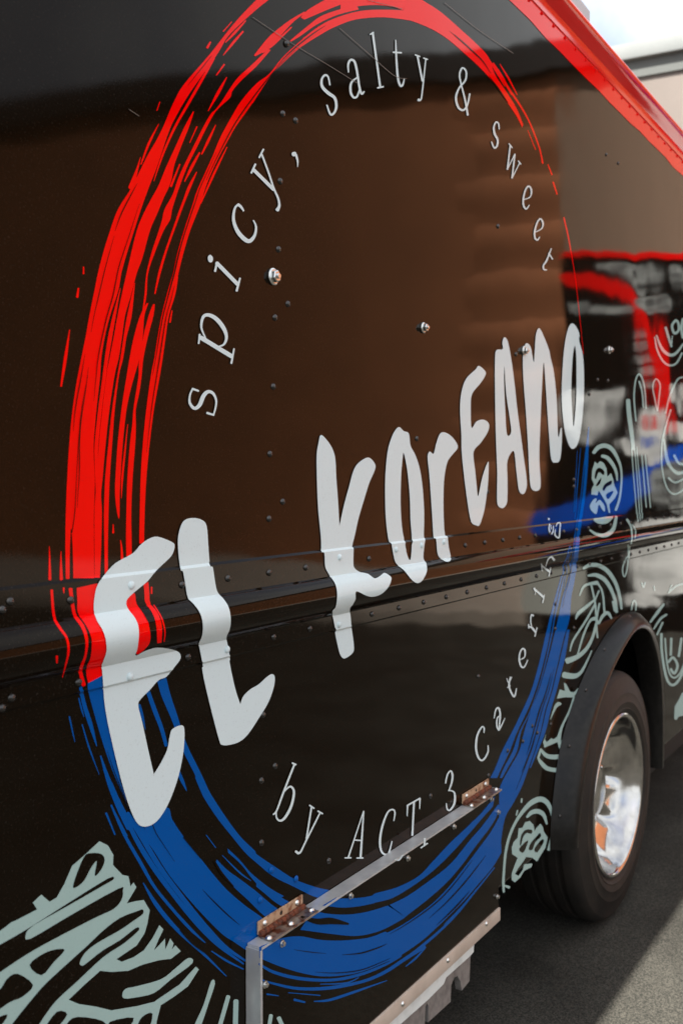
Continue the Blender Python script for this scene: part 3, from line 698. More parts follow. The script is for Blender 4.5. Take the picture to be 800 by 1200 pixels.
hair('blue', R6, [(0, 70), (60, 215), (120, 340), (200, 470), (300, 605), (400, 725), (500, 830), (620, 920)], [10, 16, 22, 24, 22, 26, 18, 8])
hair('blue', R6, [(0, 175), (60, 310), (140, 450), (200, 555), (280, 655), (370, 755), (440, 820)], [8, 14, 16, 14, 14, 14, 5])
hair('blue', R6, [(150, 540), (200, 625), (260, 705), (340, 790), (440, 880), (540, 978)], [4, 18, 20, 16, 12, 4])
hair('blue', R6, [(470, 860), (540, 905), (620, 945)], [5, 10, 6])
hair('blue', B_, [(220, 865), (272, 992)], [12, 8])
hair('blue', B_, [(250, 820), (340, 1000)], [8, 14])
hair('black', R6, [(320, 760), (380, 820), (440, 870)], [4, 12, 3]); hair('black', R6, [(340, 325), (420, 425)], [10, 5])
brush('blue', pair(R6, [(548, 398), (610, 455), (660, 520), (722, 582), (775, 615)], [(545, 378), (600, 430), (660, 498), (745, 565), (810, 602)]))
brush('blue', pair(R7, [(0, 238), (40, 270), (90, 312), (150, 345), (190, 356)], [(0, 205), (50, 240), (105, 280), (172, 318), (232, 336)]))
brush('blue', pair(R6, [(490, 440), (540, 520), (580, 565), (640, 620), (700, 680), (735, 708)], [(495, 430), (545, 480), (600, 520), (680, 580), (750, 640), (810, 680)]))
hair('black', R6, [(480, 440), (520, 500), (572, 556)], [4, 12, 4]); hair('blue', R6, [(520, 410), (600, 490), (655, 530)], [3, 8, 3]); hair('blue', R6, [(445, 315), (490, 375)], [4, 4])
# blue on the hatch door
hx = lambda T, p, w: hair('blue', T, p, w, True)
brush('blue', pair(R8, [(558, 212), (500, 285), (430, 355), (350, 430), (270, 515), (200, 588), (100, 640), (0, 668)], [(548, 262), (500, 315), (440, 385), (355, 480), (272, 560), (180, 630), (80, 690), (0, 712)])
      + pair(R7, [(540, 280), (480, 290), (400, 293), (372, 289)], [(540, 318), (480, 330), (400, 336), (310, 326)]), True)
brush('blue', pair(R8, [(572, 252), (500, 350), (440, 420), (350, 530), (250, 610), (150, 680), (60, 725)], [(588, 262), (545, 345), (470, 445), (400, 540), (330, 620), (240, 700), (150, 770)])
      + pair(R7, [(620, 325), (520, 355), (430, 368), (340, 365), (265, 350)], [(680, 393), (580, 445), (480, 468), (390, 464), (205, 440)]), True)
brush('blue', pair(R8, [(582, 300), (540, 378), (480, 460), (420, 540), (340, 640), (260, 720), (150, 800), (60, 850)], [(588, 478), (548, 545), (485, 620), (425, 690), (362, 755), (285, 830), (205, 900), (100, 970)])
      + pair(R7, [(600, 450), (520, 478), (400, 490), (300, 487), (200, 470), (110, 482), (14, 520)], [(600, 595), (500, 635), (400, 655), (300, 658), (200, 640), (100, 608), (14, 572)]), True, dry=6)
hair('black', R7, [(208, 378), (280, 400), (350, 398), (430, 412)], [10, 26, 30, 8], True); hair('black', R7, [(330, 402), (380, 408)], [5, 4], True)
hx(R8, [(556, 548), (450, 680), (380, 765), (300, 845), (200, 930), (125, 985)], [5, 8, 10, 12, 14, 14])
hx(R8, [(470, 650), (400, 735), (320, 815)], [3, 6, 3])
hx(R7, [(680, 562), (600, 606), (480, 652), (350, 676), (200, 668), (80, 638), (14, 600)], [8, 12, 14, 14, 16, 14, 10])
hx(R7, [(790, 520), (700, 575), (600, 640), (500, 682), (350, 712), (200, 716), (80, 692), (20, 672)], [16, 16, 16, 14, 16, 14, 10, 5])
hx(R7, [(790, 528), (745, 575), (700, 612)], [4, 10, 4]); hx(R7, [(612, 678), (450, 735), (340, 770), (270, 776)], [4, 12, 12, 4]); hx(R7, [(178, 768), (228, 780)], [12, 8])
hx(R7, [(50, 742), (105, 750)], [8, 4]); hx(R7, [(150, 735), (300, 748)], [4, 5]); hx(R7, [(300, 695), (420, 690), (480, 664)], [4, 8, 4])
# blue rising on the right
brush('blue', [(689, 500, 690, 500), (683.5, 545, 688.5, 545), (680, 580, 685.5, 580), (676, 606, 682, 606), (673, 625, 679.5, 625), (670, 650, 677, 650), (665, 680, 673, 680), (658.5, 700, 669, 700), (653.5, 725, 667, 725), (648, 748, 660, 748), (642, 772, 654.5, 772),
               (636, 793, 649.5, 793), (630, 812, 645, 812), (622, 832, 638.5, 832), (614, 857, 633, 857), (608, 880, 626, 880), (597, 900, 619, 900), (585, 924, 612, 920), (583.5, 950, 602, 940), (583.5, 980, 591, 960), (583.5, 1004, 586, 992)], dry=5)
brush('blue', [(664, 738, 667, 738), (661.5, 748, 665.5, 748), (655.8, 772, 661.5, 772), (650.8, 793, 656, 793), (646.2, 812, 651, 812), (639.8, 832, 645, 832), (634, 857, 639, 857), (627, 880, 630, 880), (620, 900, 621.5, 900)])
brush('blue', [(666.5, 640, 667.5, 640), (657, 675, 658.5, 675), (650, 700, 652.5, 700), (643.5, 725, 647, 725), (638, 748, 643, 748), (632.5, 772, 637.5, 772), (627, 793, 632, 793), (621, 812, 626, 812), (612, 832, 618, 832), (600, 857, 606, 857), (588, 880, 597, 880), (580, 900, 587.5, 900), (574, 912, 582, 912)])
brush('blue', [(660, 675, 661, 675), (653.5, 700, 656, 700), (648.5, 725, 650, 725), (644.3, 748, 646, 748), (634, 793, 635, 793), (621, 832, 622, 832), (608.5, 857, 610.5, 857), (600.5, 880, 605.5, 880), (590, 900, 594.5, 900), (585, 912, 588, 912)])
for p, ws in [([(676, 528), (672, 600)], [.5, .8]), ([(680, 525), (676, 570), (673, 610)], [.5, 1, .6]), ([(668, 640), (660, 690)], [.6, .8])]: hair('blue', None, p, ws)
# ---- big brush lettering
def letter(pts, holes=(), n=4): return poly('letter', 'white', pts, holes, parent=SP, n=n)
letter(A_([(520, 145), (600, 175), (618, 200), (600, 255), (545, 310), (500, 355), (460, 405), (400, 455), (345, 505), (335, 540), (350, 575), (385, 620), (405, 670), (408, 730), (400, 800), (390, 842), (450, 812), (520, 795), (600, 805), (645, 825), (652, 860), (620, 905), (570, 965)])
       + B_([(525, 85), (470, 145), (420, 195), (405, 235), (430, 340), (460, 480), (495, 632), (497, 634), (540, 565), (575, 490), (590, 410), (605, 372), (655, 350), (675, 375), (670, 500), (640, 650), (590, 790), (540, 880), (490, 930), (430, 943), (390, 910), (350, 820), (310, 690), (265, 510), (225, 330), (206, 210), (200, 120)])
       + A_([(192, 905), (197, 882), (218, 820), (215, 750), (195, 690), (165, 640), (145, 580), (148, 500), (165, 430), (205, 370), (270, 300), (360, 250), (390, 225), (420, 190), (470, 155)]))
C_ = zoomed(190, 590, 5); D_ = zoomed(190, 720, 5)
letter(C_([(175, 85), (225, 95), (255, 130), (265, 240), (275, 362), (292, 374), (305, 460), (320, 520), (355, 560), (385, 610), (397, 680), (390, 740), (372, 785), (383, 850), (393, 915)])
       + D_([(390, 278), (410, 380), (430, 460), (452, 523), (454, 523), (470, 480), (510, 440), (560, 410), (610, 365), (640, 350), (655, 370), (648, 430), (615, 520), (560, 610), (500, 700), (450, 745), (390, 765), (345, 765), (330, 740), (300, 630), (265, 490), (240, 380), (229, 315), (234, 302), (222, 240), (210, 175)])
       + C_([(212, 815), (230, 770), (232, 700), (215, 640), (180, 590), (145, 550), (130, 470), (116, 398), (103, 388), (90, 290), (88, 200), (105, 130), (130, 95)]))
E_ = zoomed(350, 490, 5); F_ = zoomed(350, 600, 5)
letter(E_([(125, 98), (165, 135), (195, 185), (210, 245), (215, 350), (225, 480), (233, 620), (236, 620), (260, 510), (290, 400), (315, 310), (345, 262), (402, 230), (440, 265), (442, 300), (410, 375), (380, 470), (345, 590), (325, 680), (308, 752), (316, 764), (315, 850)])
       + F_([(322, 328), (350, 350), (400, 362), (440, 388), (475, 372), (497, 357), (530, 375), (538, 395), (520, 440), (480, 480), (430, 497), (390, 490), (332, 465), (328, 510), (310, 545), (295, 567), (300, 620), (305, 682), (318, 780), (312, 825), (265, 858), (240, 840), (225, 790), (208, 708), (212, 698), (192, 590), (212, 555), (220, 480), (208, 420), (175, 370), (150, 320), (145, 242), (128, 230), (125, 150), (115, 50)])
       + E_([(108, 520), (102, 380), (100, 220), (110, 150)]))
letter(E_([(585, 52), (610, 75), (640, 90), (650, 160), (680, 220), (705, 300), (722, 420), (730, 560), (728, 690), (735, 712), (725, 815), (742, 850), (745, 900), (720, 950), (690, 967), (655, 945), (615, 895), (565, 850), (550, 800), (537, 735), (523, 720), (510, 640), (502, 520), (502, 350), (515, 200), (540, 110), (565, 65)]),
       [E_([(610, 205), (630, 300), (645, 450), (650, 600), (658, 710), (650, 828), (630, 800), (615, 720), (600, 640), (592, 500), (595, 340), (603, 240)])])
G_ = zoomed(430, 480, 5); H_ = zoomed(530, 380, 5); I_ = zoomed(530, 470, 5)
letter(G_([(445, 132), (480, 148), (510, 180), (527, 222), (490, 270), (465, 310), (448, 400), (443, 520), (445, 650), (452, 733), (466, 745), (475, 810), (487, 870), (475, 890), (445, 885), (410, 850), (400, 762), (385, 745), (378, 640), (370, 520), (360, 380), (350, 280), (362, 245), (385, 258), (400, 200), (420, 145)]))
letter(H_([(150, 243), (185, 270), (190, 295), (160, 345), (110, 410), (103, 500), (108, 606), (135, 570), (175, 558), (208, 580), (205, 625), (165, 690), (120, 745), (125, 830)])
       + I_([(128, 400), (138, 500), (146, 558), (165, 470), (185, 400), (205, 355), (208, 380), (205, 470), (195, 560), (180, 650), (155, 725), (135, 728), (105, 705), (85, 600), (65, 450), (50, 300)]) + H_([(48, 650), (40, 500), (48, 400), (75, 320), (130, 265)]))
letter(H_([(300, 75), (320, 100), (340, 200), (360, 350), (375, 490), (395, 640), (415, 790), (432, 920), (425, 975), (408, 995), (385, 970), (370, 860), (355, 742), (318, 800), (318, 900)])
       + I_([(318, 560), (312, 605), (290, 628), (265, 615), (257, 580), (258, 450)]) + H_([(258, 860), (250, 650), (245, 400), (245, 200), (255, 150), (290, 145), (288, 105)]),
       [H_([(300, 245), (310, 400), (330, 540), (340, 630), (315, 645), (305, 500), (298, 350)])])
letter(H_([(432, 110), (455, 135), (472, 222), (478, 150), (485, 60), (502, 22), (525, 55), (562, 150), (570, 190), (590, 280), (605, 420), (612, 600), (617, 662), (630, 610), (637, 620), (635, 720), (625, 795), (602, 810), (575, 790), (562, 650), (550, 480), (540, 330), (530, 222), (520, 380), (512, 560), (505, 780), (513, 940), (495, 975), (460, 965), (448, 900), (438, 700), (425, 500), (412, 330), (408, 200), (418, 130)]))
letter(H_([(702, -5), (725, 20), (740, 60), (738, 95), (760, 180), (767, 300), (765, 450), (750, 610), (730, 700), (703, 730), (680, 710), (655, 630), (640, 510), (636, 380), (645, 200), (660, 80), (680, 10)]),
       [H_([(713, 125), (722, 200), (722, 400), (715, 520), (705, 600), (697, 500), (692, 380), (700, 200)])])
# ---- small serif lettering round the ring
def small(T, *lines, hatch=False): return strokes('letter', 'white', lines, hatch, HD if hatch else SP, T)
T1, T2, T3 = zoomed(200, 340, 7.5), zoomed(230, 160, 6.154), zoomed(360, 30, 5.333)
T5, T6, T7, T8, T9 = zoomed(300, 880, 6.667), zoomed(390, 890, 5), zoomed(540, 600, 4), zoomed(560, 700, 6), zoomed(610, 595, 10)
small(T1, W([(238, 886), (182, 866)], [16, 20]), W([(185, 868), (162, 920), (160, 990), (200, 1038), (245, 1010), (280, 930), (320, 892), (365, 908), (392, 970), (385, 1040), (368, 1095)], [14, 16, 22, 28, 34, 36, 30, 24, 18, 16, 14]), W([(372, 1098), (310, 1078)], [16, 20]))
small(T1, W([(255, 415), (530, 582)], 38), W([(247, 388), (238, 470)], [18, 14]), W([(549, 514), (525, 643)], [14, 18]), W([(300, 425), (262, 330), (275, 240), (320, 217), (390, 250), (455, 330), (482, 410), (460, 475), (405, 497)], [12, 18, 26, 30, 36, 36, 26, 18, 12]))
small(T2, W([(140, 910), (292, 1065)], 27), W([(142, 905), (129, 972)], [14, 16]), W([(309, 1020), (284, 1113)], [13, 17]))
poly('letter_dot', 'white', T2([(95, 852), (112, 870), (112, 895), (98, 908), (80, 895), (78, 865)]), parent=SP)
small(T2, W([(335, 535), (315, 505), (295, 490)], [12, 18, 22]), W([(298, 486), (270, 520), (262, 600), (290, 680), (340, 738), (380, 752), (415, 710), (424, 650), (405, 603)], [14, 16, 22, 28, 30, 28, 20, 15, 9]))
small(T2, W([(405, 237), (552, 382)], [24, 24]), W([(420, 197), (390, 262)], 14), W([(466, 128), (515, 260), (552, 372), (582, 440), (592, 495), (577, 530)], [13, 13, 14, 15, 18, 28]), W([(478, 90), (447, 150)], 13))
small(T2, W([(697, 118), (700, 132)], 34), W([(712, 130), (724, 175), (724, 218)], [18, 13, 5]))
small(T3, W([(136, 370), (125, 320), (105, 308), (85, 335), (88, 380), (125, 420), (165, 450), (176, 500), (165, 540), (140, 554), (117, 495)], [9, 11, 13, 14, 18, 20, 18, 16, 14, 13, 9]))
small(T3, W([(252, 290), (250, 240), (266, 213), (290, 225), (306, 290), (320, 380), (334, 425), (350, 410)], [8, 13, 14, 15, 14, 14, 14, 9]), W([(308, 322), (270, 355), (265, 410), (282, 446), (305, 442), (320, 400)], [8, 13, 15, 14, 12, 8]))
small(T3, W([(403, 42), (450, 382)], 13), W([(387, 54), (408, 40)], 9), W([(433, 388), (470, 380)], 10))
small(T3, W([(547, 88), (551, 200), (560, 320), (575, 372), (590, 370), (600, 332)], [6, 12, 14, 14, 12, 7]), W([(530, 165), (583, 168)], 10))
small(T3, W([(683, 188), (714, 345)], 12), W([(735, 206), (712, 420), (702, 462), (688, 462)], [8, 9, 11, 18]), W([(668, 181), (698, 192)], 9), W([(720, 201), (747, 210)], 8))
small(P4, W([(165, 332), (150, 250), (130, 170), (122, 120), (136, 86), (156, 105), (152, 150), (120, 190), (103, 240), (115, 290), (140, 306), (162, 280), (175, 220)], [10, 9, 8, 9, 9, 9, 9, 9, 11, 11, 10, 9, 8]))
small(P4, W([(328, 405), (325, 378), (312, 368), (300, 395), (305, 430), (320, 460), (317, 492), (302, 502), (288, 470)], [6, 8, 8, 9, 11, 10, 9, 8, 6]))
small(P4, W([(386, 488), (371, 615)], 8), W([(371, 615), (409, 535)], 5), W([(410, 535), (395, 660)], 8), W([(395, 660), (435, 580)], 5), W([(379, 480), (396, 502)], 6), W([(428, 570), (441, 588)], 6))
small(P4, W([(458, 772), (490, 757), (496, 722), (482, 702), (465, 722), (454, 768), (456, 805), (470, 820), (485, 800)], [5, 6, 9, 8, 8, 9, 9, 8, 5]))
small(P4, W([(515, 942), (550, 922), (556, 892), (542, 872), (525, 895), (513, 940), (515, 972), (528, 982), (539, 966)], [5, 6, 9, 8, 8, 9, 9, 8, 5]))
small(P4, W([(600, 1026), (575, 1090), (559, 1115), (561, 1135), (576, 1138)], [5, 9, 8, 8, 5]), W([(586, 1050), (606, 1082)], 7))
small(T5, W([(293, 105), (205, 330), (155, 465), (128, 497)], [15, 15, 13, 13]), W([(275, 95), (305, 108)], 14), W([(205, 330), (240, 290), (268, 281), (289, 325), (268, 430), (220, 520), (180, 546), (152, 520), (152, 465)], [6, 12, 16, 18, 20, 20, 16, 12, 9]))
small(T5, W([(426, 440), (386, 690)], 13), W([(490, 490), (380, 710), (342, 788), (318, 800)], [12, 13, 14, 22]), W([(302, 785), (318, 798)], 18), W([(410, 425), (446, 450)], 12), W([(475, 470), (513, 492)], 12))
small(T6, W([(175, 302), (85, 575)], [6, 9]), W([(175, 305), (157, 575)], [8, 13]), W([(118, 472), (162, 476)], 8), W([(65, 577), (102, 577)], 8), W([(135, 578), (172, 578)], 8))
small(T6, W([(352, 360), (358, 312), (345, 294), (315, 312), (285, 390), (271, 470), (276, 530), (296, 556), (322, 548), (341, 480)], [6, 9, 9, 10, 12, 13, 12, 10, 9, 6]))
small(T6, W([(432, 270), (505, 228)], 9), W([(432, 268), (430, 332)], [10, 5]), W([(505, 228), (503, 290)], [10, 5]), W([(470, 248), (460, 445)], 11))
small(T6, W([(655, 140), (665, 92), (685, 68), (696, 95), (690, 140), (673, 185)], [8, 9, 9, 12, 10, 7]), W([(680, 182), (704, 192), (710, 225), (704, 265), (680, 298), (664, 290), (659, 258)], [7, 9, 12, 11, 9, 8, 6]))
small(T6, W([(355, 585), (382, 590), (406, 558)], [5, 8, 6]), hatch=True)
small(T6, W([(533, 462), (531, 505)], 11), W([(510, 519), (549, 492)], 8), hatch=True)
small(T7, W([(104, 1035), (104, 1012), (92, 1010), (72, 1050), (67, 1110), (80, 1155), (100, 1163), (122, 1128), (123, 1095)], [5, 7, 7, 9, 10, 9, 8, 7, 5]))
small(T8, W([(108, 850), (118, 795), (138, 778), (150, 820), (146, 880), (140, 938)], [7, 10, 12, 12, 11, 8]), W([(150, 830), (130, 850), (126, 900), (140, 932), (160, 900), (183, 850)], [5, 9, 11, 11, 9, 5]))
small(T8, W([(222, 560), (212, 620), (228, 670), (250, 698), (265, 640)], [8, 12, 12, 12, 6]), W([(196, 570), (210, 600), (232, 560)], [5, 8, 5]), W([(200, 635), (222, 622)], 7))
small(T8, W([(290, 440), (322, 420), (325, 375), (308, 362), (290, 390), (285, 440), (298, 485), (320, 490), (345, 440)], [6, 8, 12, 11, 10, 12, 12, 10, 6]))
small(T8, W([(352, 205), (375, 215), (398, 245)], [7, 14, 12]), W([(410, 212), (395, 275)], [7, 8]), W([(350, 190), (352, 218)], 8), W([(372, 205), (365, 170), (370, 125), (385, 130)], [6, 8, 10, 12]))
small(T9, W([(170, 970), (262, 1050)], [20, 26]), W([(150, 945), (165, 975)], 22), W([(175, 960), (160, 1020)], [8, 6]), W([(270, 1020), (248, 1115)], [10, 12]))
small(T9, W([(240, 680), (330, 750)], [16, 26]), W([(235, 660), (245, 740)], [10, 12]), W([(345, 700), (322, 800)], [10, 12]), W([(285, 690), (310, 610), (350, 578), (385, 615)], [8, 12, 20, 26]))
small(T9, W([(320, 125), (322, 140)], 20), W([(330, 190), (325, 250), (345, 305), (370, 280), (375, 210)], [12, 18, 18, 16, 10]), W([(345, 205), (350, 250)], 10), W([(405, 220), (425, 180), (455, 185), (450, 260), (440, 350), (395, 320), (400, 250)], [8, 12, 14, 14, 16, 16, 8]))
# ---- pale line drawings
L1 = zoomed(0, 970, 5)
def art(T, pts, m='teal', smooth=True, hatch=False): return poly('line_drawing' if m == 'teal' else 'drawing_gap', m, T(pts), parent=SP, smooth=smooth, n=3)
art(L1, [(-60, 640), (0, 605), (65, 555), (90, 545), (215, 480), (190, 440), (240, 393), (288, 435), (330, 410), (375, 330), (420, 225), (500, 155), (580, 80), (630, 105), (662, 160), (660, 220), (715, 278), (750, 285), (762, 345), (780, 322), (797, 350), (740, 445), (790, 432), (840, 425), (875, 485), (862, 560), (845, 620), (800, 690), (720, 745), (680, 772), (710, 787), (780, 760), (840, 720), (890, 650), (932, 572), (955, 598), (925, 660), (900, 720),
         (930, 690), (965, 650), (966, 715), (980, 685), (995, 650), (1015, 680), (1005, 715), (1025, 690), (1057, 725), (1000, 770), (930, 778), (830, 805), (750, 840), (650, 847), (585, 840), (500, 915), (400, 1010), (460, 1035), (560, 1050), (650, 1072), (800, 1047), (900, 1022), (1050, 920), (1145, 815), (1163, 832), (1100, 930), (1020, 990), (940, 1042), (915, 1140), (910, 1260), (700, 1300), (300, 1300), (-60, 1300)], smooth=False)
for p in ([(-70, 730), (0, 685), (140, 605), (400, 440), (630, 298), (662, 303), (600, 340), (400, 455), (190, 575), (147, 630), (175, 652), (400, 520), (690, 358), (716, 370), (708, 425), (660, 478), (550, 530), (300, 660), (150, 745), (0, 845), (-70, 900)],
          [(425, 350), (440, 290), (490, 170), (530, 150), (590, 155), (610, 190), (590, 245), (552, 283), (565, 195), (530, 235), (490, 310), (450, 345)],
          [(170, 805), (250, 740), (320, 715), (375, 718), (310, 790), (240, 865)], [(-70, 1000), (0, 945), (40, 885), (100, 857), (190, 922), (130, 990), (60, 1020), (0, 1060), (-70, 1110)],
          [(832, 480), (800, 490), (700, 530), (600, 605), (500, 700), (280, 900), (190, 1000), (70, 1150), (10, 1250), (150, 1250), (260, 1100), (330, 1010), (450, 900), (600, 760), (720, 680), (800, 612), (812, 590), (790, 590), (700, 660), (600, 720), (510, 790), (480, 810), (463, 795), (490, 740), (560, 680), (700, 600), (780, 545), (834, 505)],
          [(260, 1180), (330, 1080), (390, 1095), (320, 1180)], [(390, 1150), (450, 1110), (600, 1135), (610, 1200), (390, 1210)], [(640, 1140), (780, 1115), (720, 1200), (640, 1200)], [(800, 1180), (830, 1110), (890, 1090), (860, 1200)], [(-40, 1130), (40, 1095), (0, 1160)]):
    art(L1, p, 'black', smooth=True)
art(L1, [(258, 1020), (275, 960), (330, 895), (385, 847), (415, 850), (395, 900), (330, 980), (280, 1010)])
art(L1, [(715, 975), (735, 945), (800, 930), (940, 890), (1020, 830), (1100, 765), (1125, 795), (1000, 890), (900, 970), (800, 995), (725, 1002)])
art(L1, [(1235, 900), (1257, 915), (1220, 1030), (1180, 1150), (1120, 1300), (1090, 1280), (1140, 1150), (1190, 1040)])
strokes('line_drawing', 'teal', [W([(267, 1168), (255, 1210)], 5), W([(276, 1173), (275, 1215)], 6)], parent=SP)
strokes('line_drawing', 'teal', [W([(317, 1190), (313, 1215)], 4.5), W([(326, 1193), (336, 1215)], 5)], hatch=True, parent=HD)
# ringed flower left of the wheel
K1 = zoomed(580, 920, 9.23)
strokes('line_drawing', 'teal', [W([(90, 1160), (85, 1050), (95, 880), (112, 720), (150, 560), (220, 400), (310, 270), (400, 185), (490, 155), (560, 195), (605, 290), (618, 400), (606, 560), (575, 705)], [22, 28, 26, 28, 28, 30, 42, 55, 58, 50, 34, 26, 28, 32]),
                                 W([(340, 350), (390, 300), (460, 287), (520, 325), (556, 425)], [24, 45, 50, 42, 18]), W([(95, 1090), (150, 1110)], [20, 30]), W([(285, 150), (280, 190)], 18), W([(238, 275), (225, 330)], 16)], parent=SP, T=K1)
art(K1, [(250, 470), (290, 465), (320, 405), (370, 390), (410, 430), (422, 500), (440, 470), (485, 420), (510, 450), (525, 510), (565, 570), (540, 680), (490, 760), (450, 830), (400, 790), (330, 780), (300, 830), (240, 910), (210, 965), (250, 985), (295, 920), (310, 860), (400, 850), (390, 890), (310, 930), (270, 1000), (210, 1055), (175, 1030), (175, 960), (210, 860), (240, 790), (180, 750), (175, 680), (195, 620), (240, 570)], smooth=False)
for p in ([(262, 640), (280, 540), (330, 485), (395, 490), (385, 530), (340, 520), (300, 560), (275, 650)], [(360, 700), (380, 630), (450, 550), (480, 520), (490, 560), (430, 620), (400, 700)], [(255, 690), (350, 600), (320, 700), (290, 735)], [(420, 690), (500, 590), (520, 620), (450, 730)]):
    art(K1, p, 'black')
# ringed flower above the moulding
K2 = zoomed(670, 510, 9.23)
strokes('line_drawing', 'teal', [W([(230, 190), (280, 132), (350, 112), (420, 142), (480, 230), (525, 350), (532, 500), (512, 680), (470, 810)], [36, 45, 46, 45, 34, 22, 20, 22, 26]), W([(475, 880), (450, 1000), (400, 1060), (330, 1085), (250, 1065), (190, 1025)], [28, 40, 48, 40, 30, 18]),
                                 W([(320, 225), (380, 245), (440, 320), (475, 400), (486, 490)], [32, 40, 36, 28, 14])], parent=SP, T=K2)
art(K2, [(245, 285), (270, 310), (300, 280), (340, 300), (370, 360), (378, 450), (420, 410), (440, 470), (455, 540), (490, 620), (460, 680), (400, 750), (410, 840), (395, 840), (370, 740), (300, 620), (285, 600), (270, 650), (205, 640), (210, 580), (235, 530), (210, 470), (215, 380)], smooth=False)
art(K2, [(235, 690), (265, 690), (250, 735), (290, 700), (320, 720), (350, 770), (350, 825), (320, 800), (285, 750), (262, 850), (210, 820), (190, 760)]); art(K2, [(230, 905), (290, 895), (380, 880), (440, 880), (420, 920), (370, 955), (300, 960), (250, 940)])
for p in ([(240, 450), (260, 370), (300, 352), (345, 390), (335, 430), (285, 400), (255, 470)], [(255, 540), (310, 460), (300, 520), (270, 548)], [(325, 585), (350, 530), (420, 490), (420, 530), (370, 560), (345, 600)], [(365, 640), (440, 600), (430, 640), (385, 692)]):
    art(K2, p, 'black')
# leaf drawing behind the arch
K3 = zoomed(620, 650, 6.667)
strokes('line_drawing', 'teal', [W(a, b) for a, b in [([(420, 108), (470, 82), (540, 86), (610, 130), (670, 220), (705, 330), (718, 425)], [20, 28, 32, 32, 28, 22, 16]), ([(455, 165), (520, 160), (590, 200), (640, 280), (670, 370), (680, 450)], [14, 30, 32, 26, 22, 22]), ([(650, 365), (665, 440)], 16),
    ([(390, 320), (420, 252), (470, 228), (530, 220)], [8, 18, 22, 32]), ([(530, 220), (570, 300), (585, 460)], 15), ([(482, 240), (510, 370), (520, 480), (535, 540)], 15), ([(542, 280), (505, 370)], 12), ([(520, 340), (440, 410), (380, 460), (360, 505)], [12, 26, 28, 8]),
    ([(510, 390), (430, 530), (340, 670), (315, 755)], [16, 16, 16, 9]), ([(512, 500), (470, 520), (420, 630), (375, 780)], [32, 18, 16, 12]), ([(520, 540), (490, 650), (440, 740), (370, 800), (290, 832)], [20, 22, 28, 36, 46]), ([(545, 380), (522, 520), (530, 650)], 14),
    ([(640, 500), (610, 455), (570, 480), (540, 540)], [12, 26, 24, 16]), ([(485, 750), (430, 870), (390, 930), (340, 950), (265, 940)], [8, 18, 26, 42, 48])]], parent=SP, T=K3)
K4 = zoomed(620, 780, 9.23)
art(K4, [(325, 260), (380, 275), (370, 185), (395, 200), (440, 285), (480, 290), (530, 240), (500, 310), (470, 345), (380, 345), (295, 358)], smooth=False)
art(K4, [(180, 735), (165, 800), (185, 830), (235, 785), (255, 800), (300, 770), (340, 770), (335, 830), (400, 690), (375, 790), (355, 900), (320, 900), (300, 830), (160, 890), (145, 830)], smooth=False)
art(K4, [(285, 410), (320, 395), (345, 420), (290, 460), (220, 595), (260, 460)])
strokes('line_drawing', 'teal', [W([(480, 335), (430, 490), (350, 660), (315, 780)], [18, 20, 24, 42]), W([(120, 905), (170, 968), (240, 990), (345, 985)], [20, 42, 50, 50]), W([(90, 1000), (130, 1060), (200, 1118), (330, 1138)], [20, 42, 46, 44]), W([(122, 905), (92, 1000)], 24)], parent=SP, T=K4)
# spoon, chopsticks, bowls towards the front of the truck
K5, K6, K7, K8 = zoomed(720, 340, 7.5), zoomed(720, 480, 7.5), zoomed(720, 620, 7.5), zoomed(720, 740, 7.5)
def draw(T, *ls): return strokes('line_drawing', 'teal', [W(a, b) for a, b in ls], parent=SP, T=T)
draw(K5, ([(185, 1150), (168, 950), (180, 800), (210, 737), (245, 790), (265, 900), (272, 1040)], 13), ([(212, 800), (240, 900), (250, 1030)], 14))
draw(K5, ([(115, 965), (125, 1100), (150, 1290), (162, 1400)], [36, 38, 34, 30])); draw(K6, ([(145, 330), (165, 600), (190, 880), (205, 985)], 9), ([(172, 330), (195, 600), (215, 880), (222, 985)], 9), ([(190, 330), (215, 600), (235, 880), (240, 960)], 8))
draw(K5, ([(372, 1060), (345, 930), (332, 840), (360, 780), (396, 830), (388, 940), (374, 1060)], 12)); draw(K6, ([(235, 400), (255, 620), (275, 860)], 10), ([(265, 400), (290, 640), (312, 860)], 10))
draw(K5, ([(365, 395), (400, 490), (440, 545), (490, 570), (540, 550), (600, 470)], [12, 22, 26, 26, 22, 14]), ([(350, 410), (370, 520), (420, 620), (480, 660), (540, 640), (590, 550)], [10, 15, 16, 16, 16, 14]))
draw(K5, ([(445, 325), (470, 410), (497, 495)], [20, 22, 18]), ([(505, 400), (495, 490)], [8, 12]), ([(535, 262), (502, 310), (522, 378), (560, 350), (556, 285), (532, 262)], 20)); draw(K5, ([(600, 250), (585, 330), (600, 420)], 24))
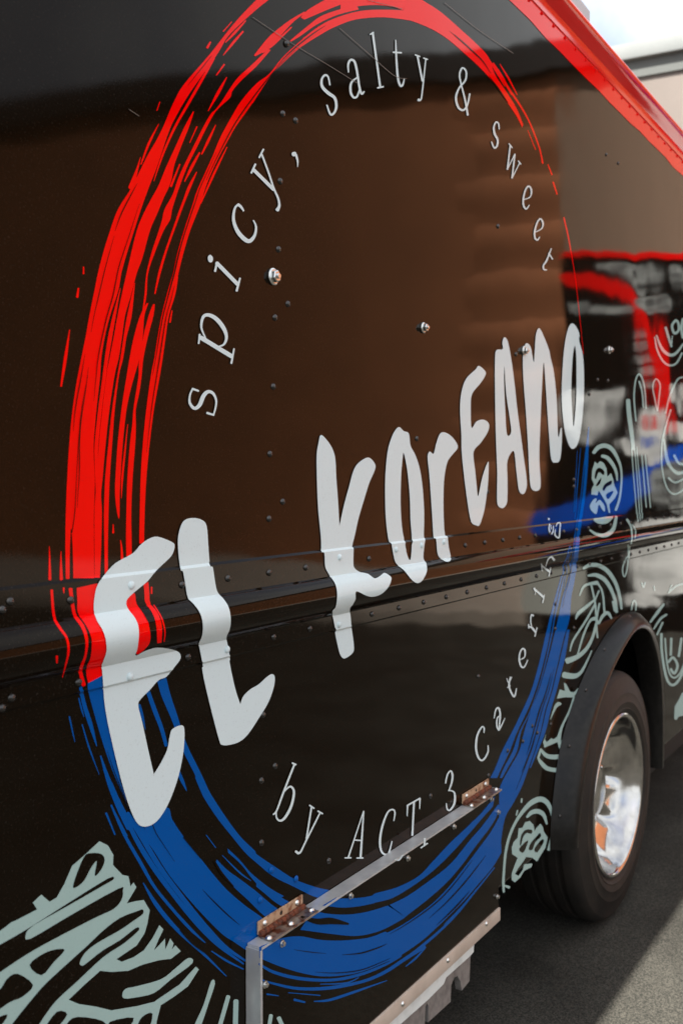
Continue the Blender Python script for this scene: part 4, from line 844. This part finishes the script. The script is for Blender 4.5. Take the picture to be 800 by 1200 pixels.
draw(K5, ([(620, 765), (560, 775), (515, 850), (475, 950), (445, 1080)], 13)); draw(K6, ([(490, 0), (420, 250), (410, 480), (450, 670), (515, 742), (600, 705), (640, 640)], 13), ([(430, 260), (455, 430), (500, 520), (560, 560), (640, 530)], [12, 30, 26, 30, 20]), ([(470, 600), (530, 640), (620, 600)], 16), ([(520, 400), (560, 470), (620, 480)], 22))
draw(K6, ([(105, 965), (140, 1030), (150, 1120), (140, 1180)], [20, 14, 12, 12]), ([(150, 1010), (180, 1060), (175, 1130)], 9)); draw(K7, ([(115, 140), (118, 230), (95, 262), (66, 350), (80, 418), (100, 380), (122, 235), (130, 150)], 11))
draw(K7, ([(310, 820), (380, 725), (430, 660)], [16, 26, 16]), ([(340, 880), (400, 790), (455, 752)], [12, 20, 16]), ([(370, 930), (420, 820)], 16), ([(145, 712), (155, 650), (170, 628), (186, 660), (182, 716)], 12), ([(235, 470), (250, 512), (265, 470)], 12))
draw(K7, ([(340, 500), (350, 540)], 10), ([(470, 560), (540, 500), (600, 480)], 14), ([(480, 540), (500, 490)], 10))
draw(K8, ([(408, 20), (412, 180), (450, 400), (500, 472), (560, 430), (620, 300)], 22), ([(440, 60), (455, 260), (480, 370), (520, 408), (570, 370), (620, 260)], 15), ([(470, 270), (510, 230), (550, 300), (520, 370), (490, 330)], 22), ([(490, 210), (495, 60)], 20), ([(585, 60), (560, 220)], 22))
art(K8, [(520, 770), (525, 660), (560, 600), (590, 540), (640, 540), (640, 720), (600, 742), (560, 750), (540, 780)], smooth=False)
# red brushed edge of the print under the roof flange
top = [(X0 + i * .11, 2.578 + random.uniform(-.006, .006)) for i in range(int((X1 - X0) / .11))]
bm = bmesh.new(); prev = None
for x, z in top:
    cur = (bm.verts.new((x, -.0012, z)), bm.verts.new((x, -.0012, 2.6365)))
    if prev: bm.faces.new((prev[0], cur[0], cur[1], prev[1]))
    prev = cur
mesh_obj('brush_stroke', bm, 'red', SP)
# thin grey lines drawn on the side
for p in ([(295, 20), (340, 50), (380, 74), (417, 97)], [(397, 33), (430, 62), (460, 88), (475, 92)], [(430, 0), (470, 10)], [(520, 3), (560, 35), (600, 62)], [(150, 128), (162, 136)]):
    strokes('fine_line', 'fine_line', [W(p, .55)], parent=SP)
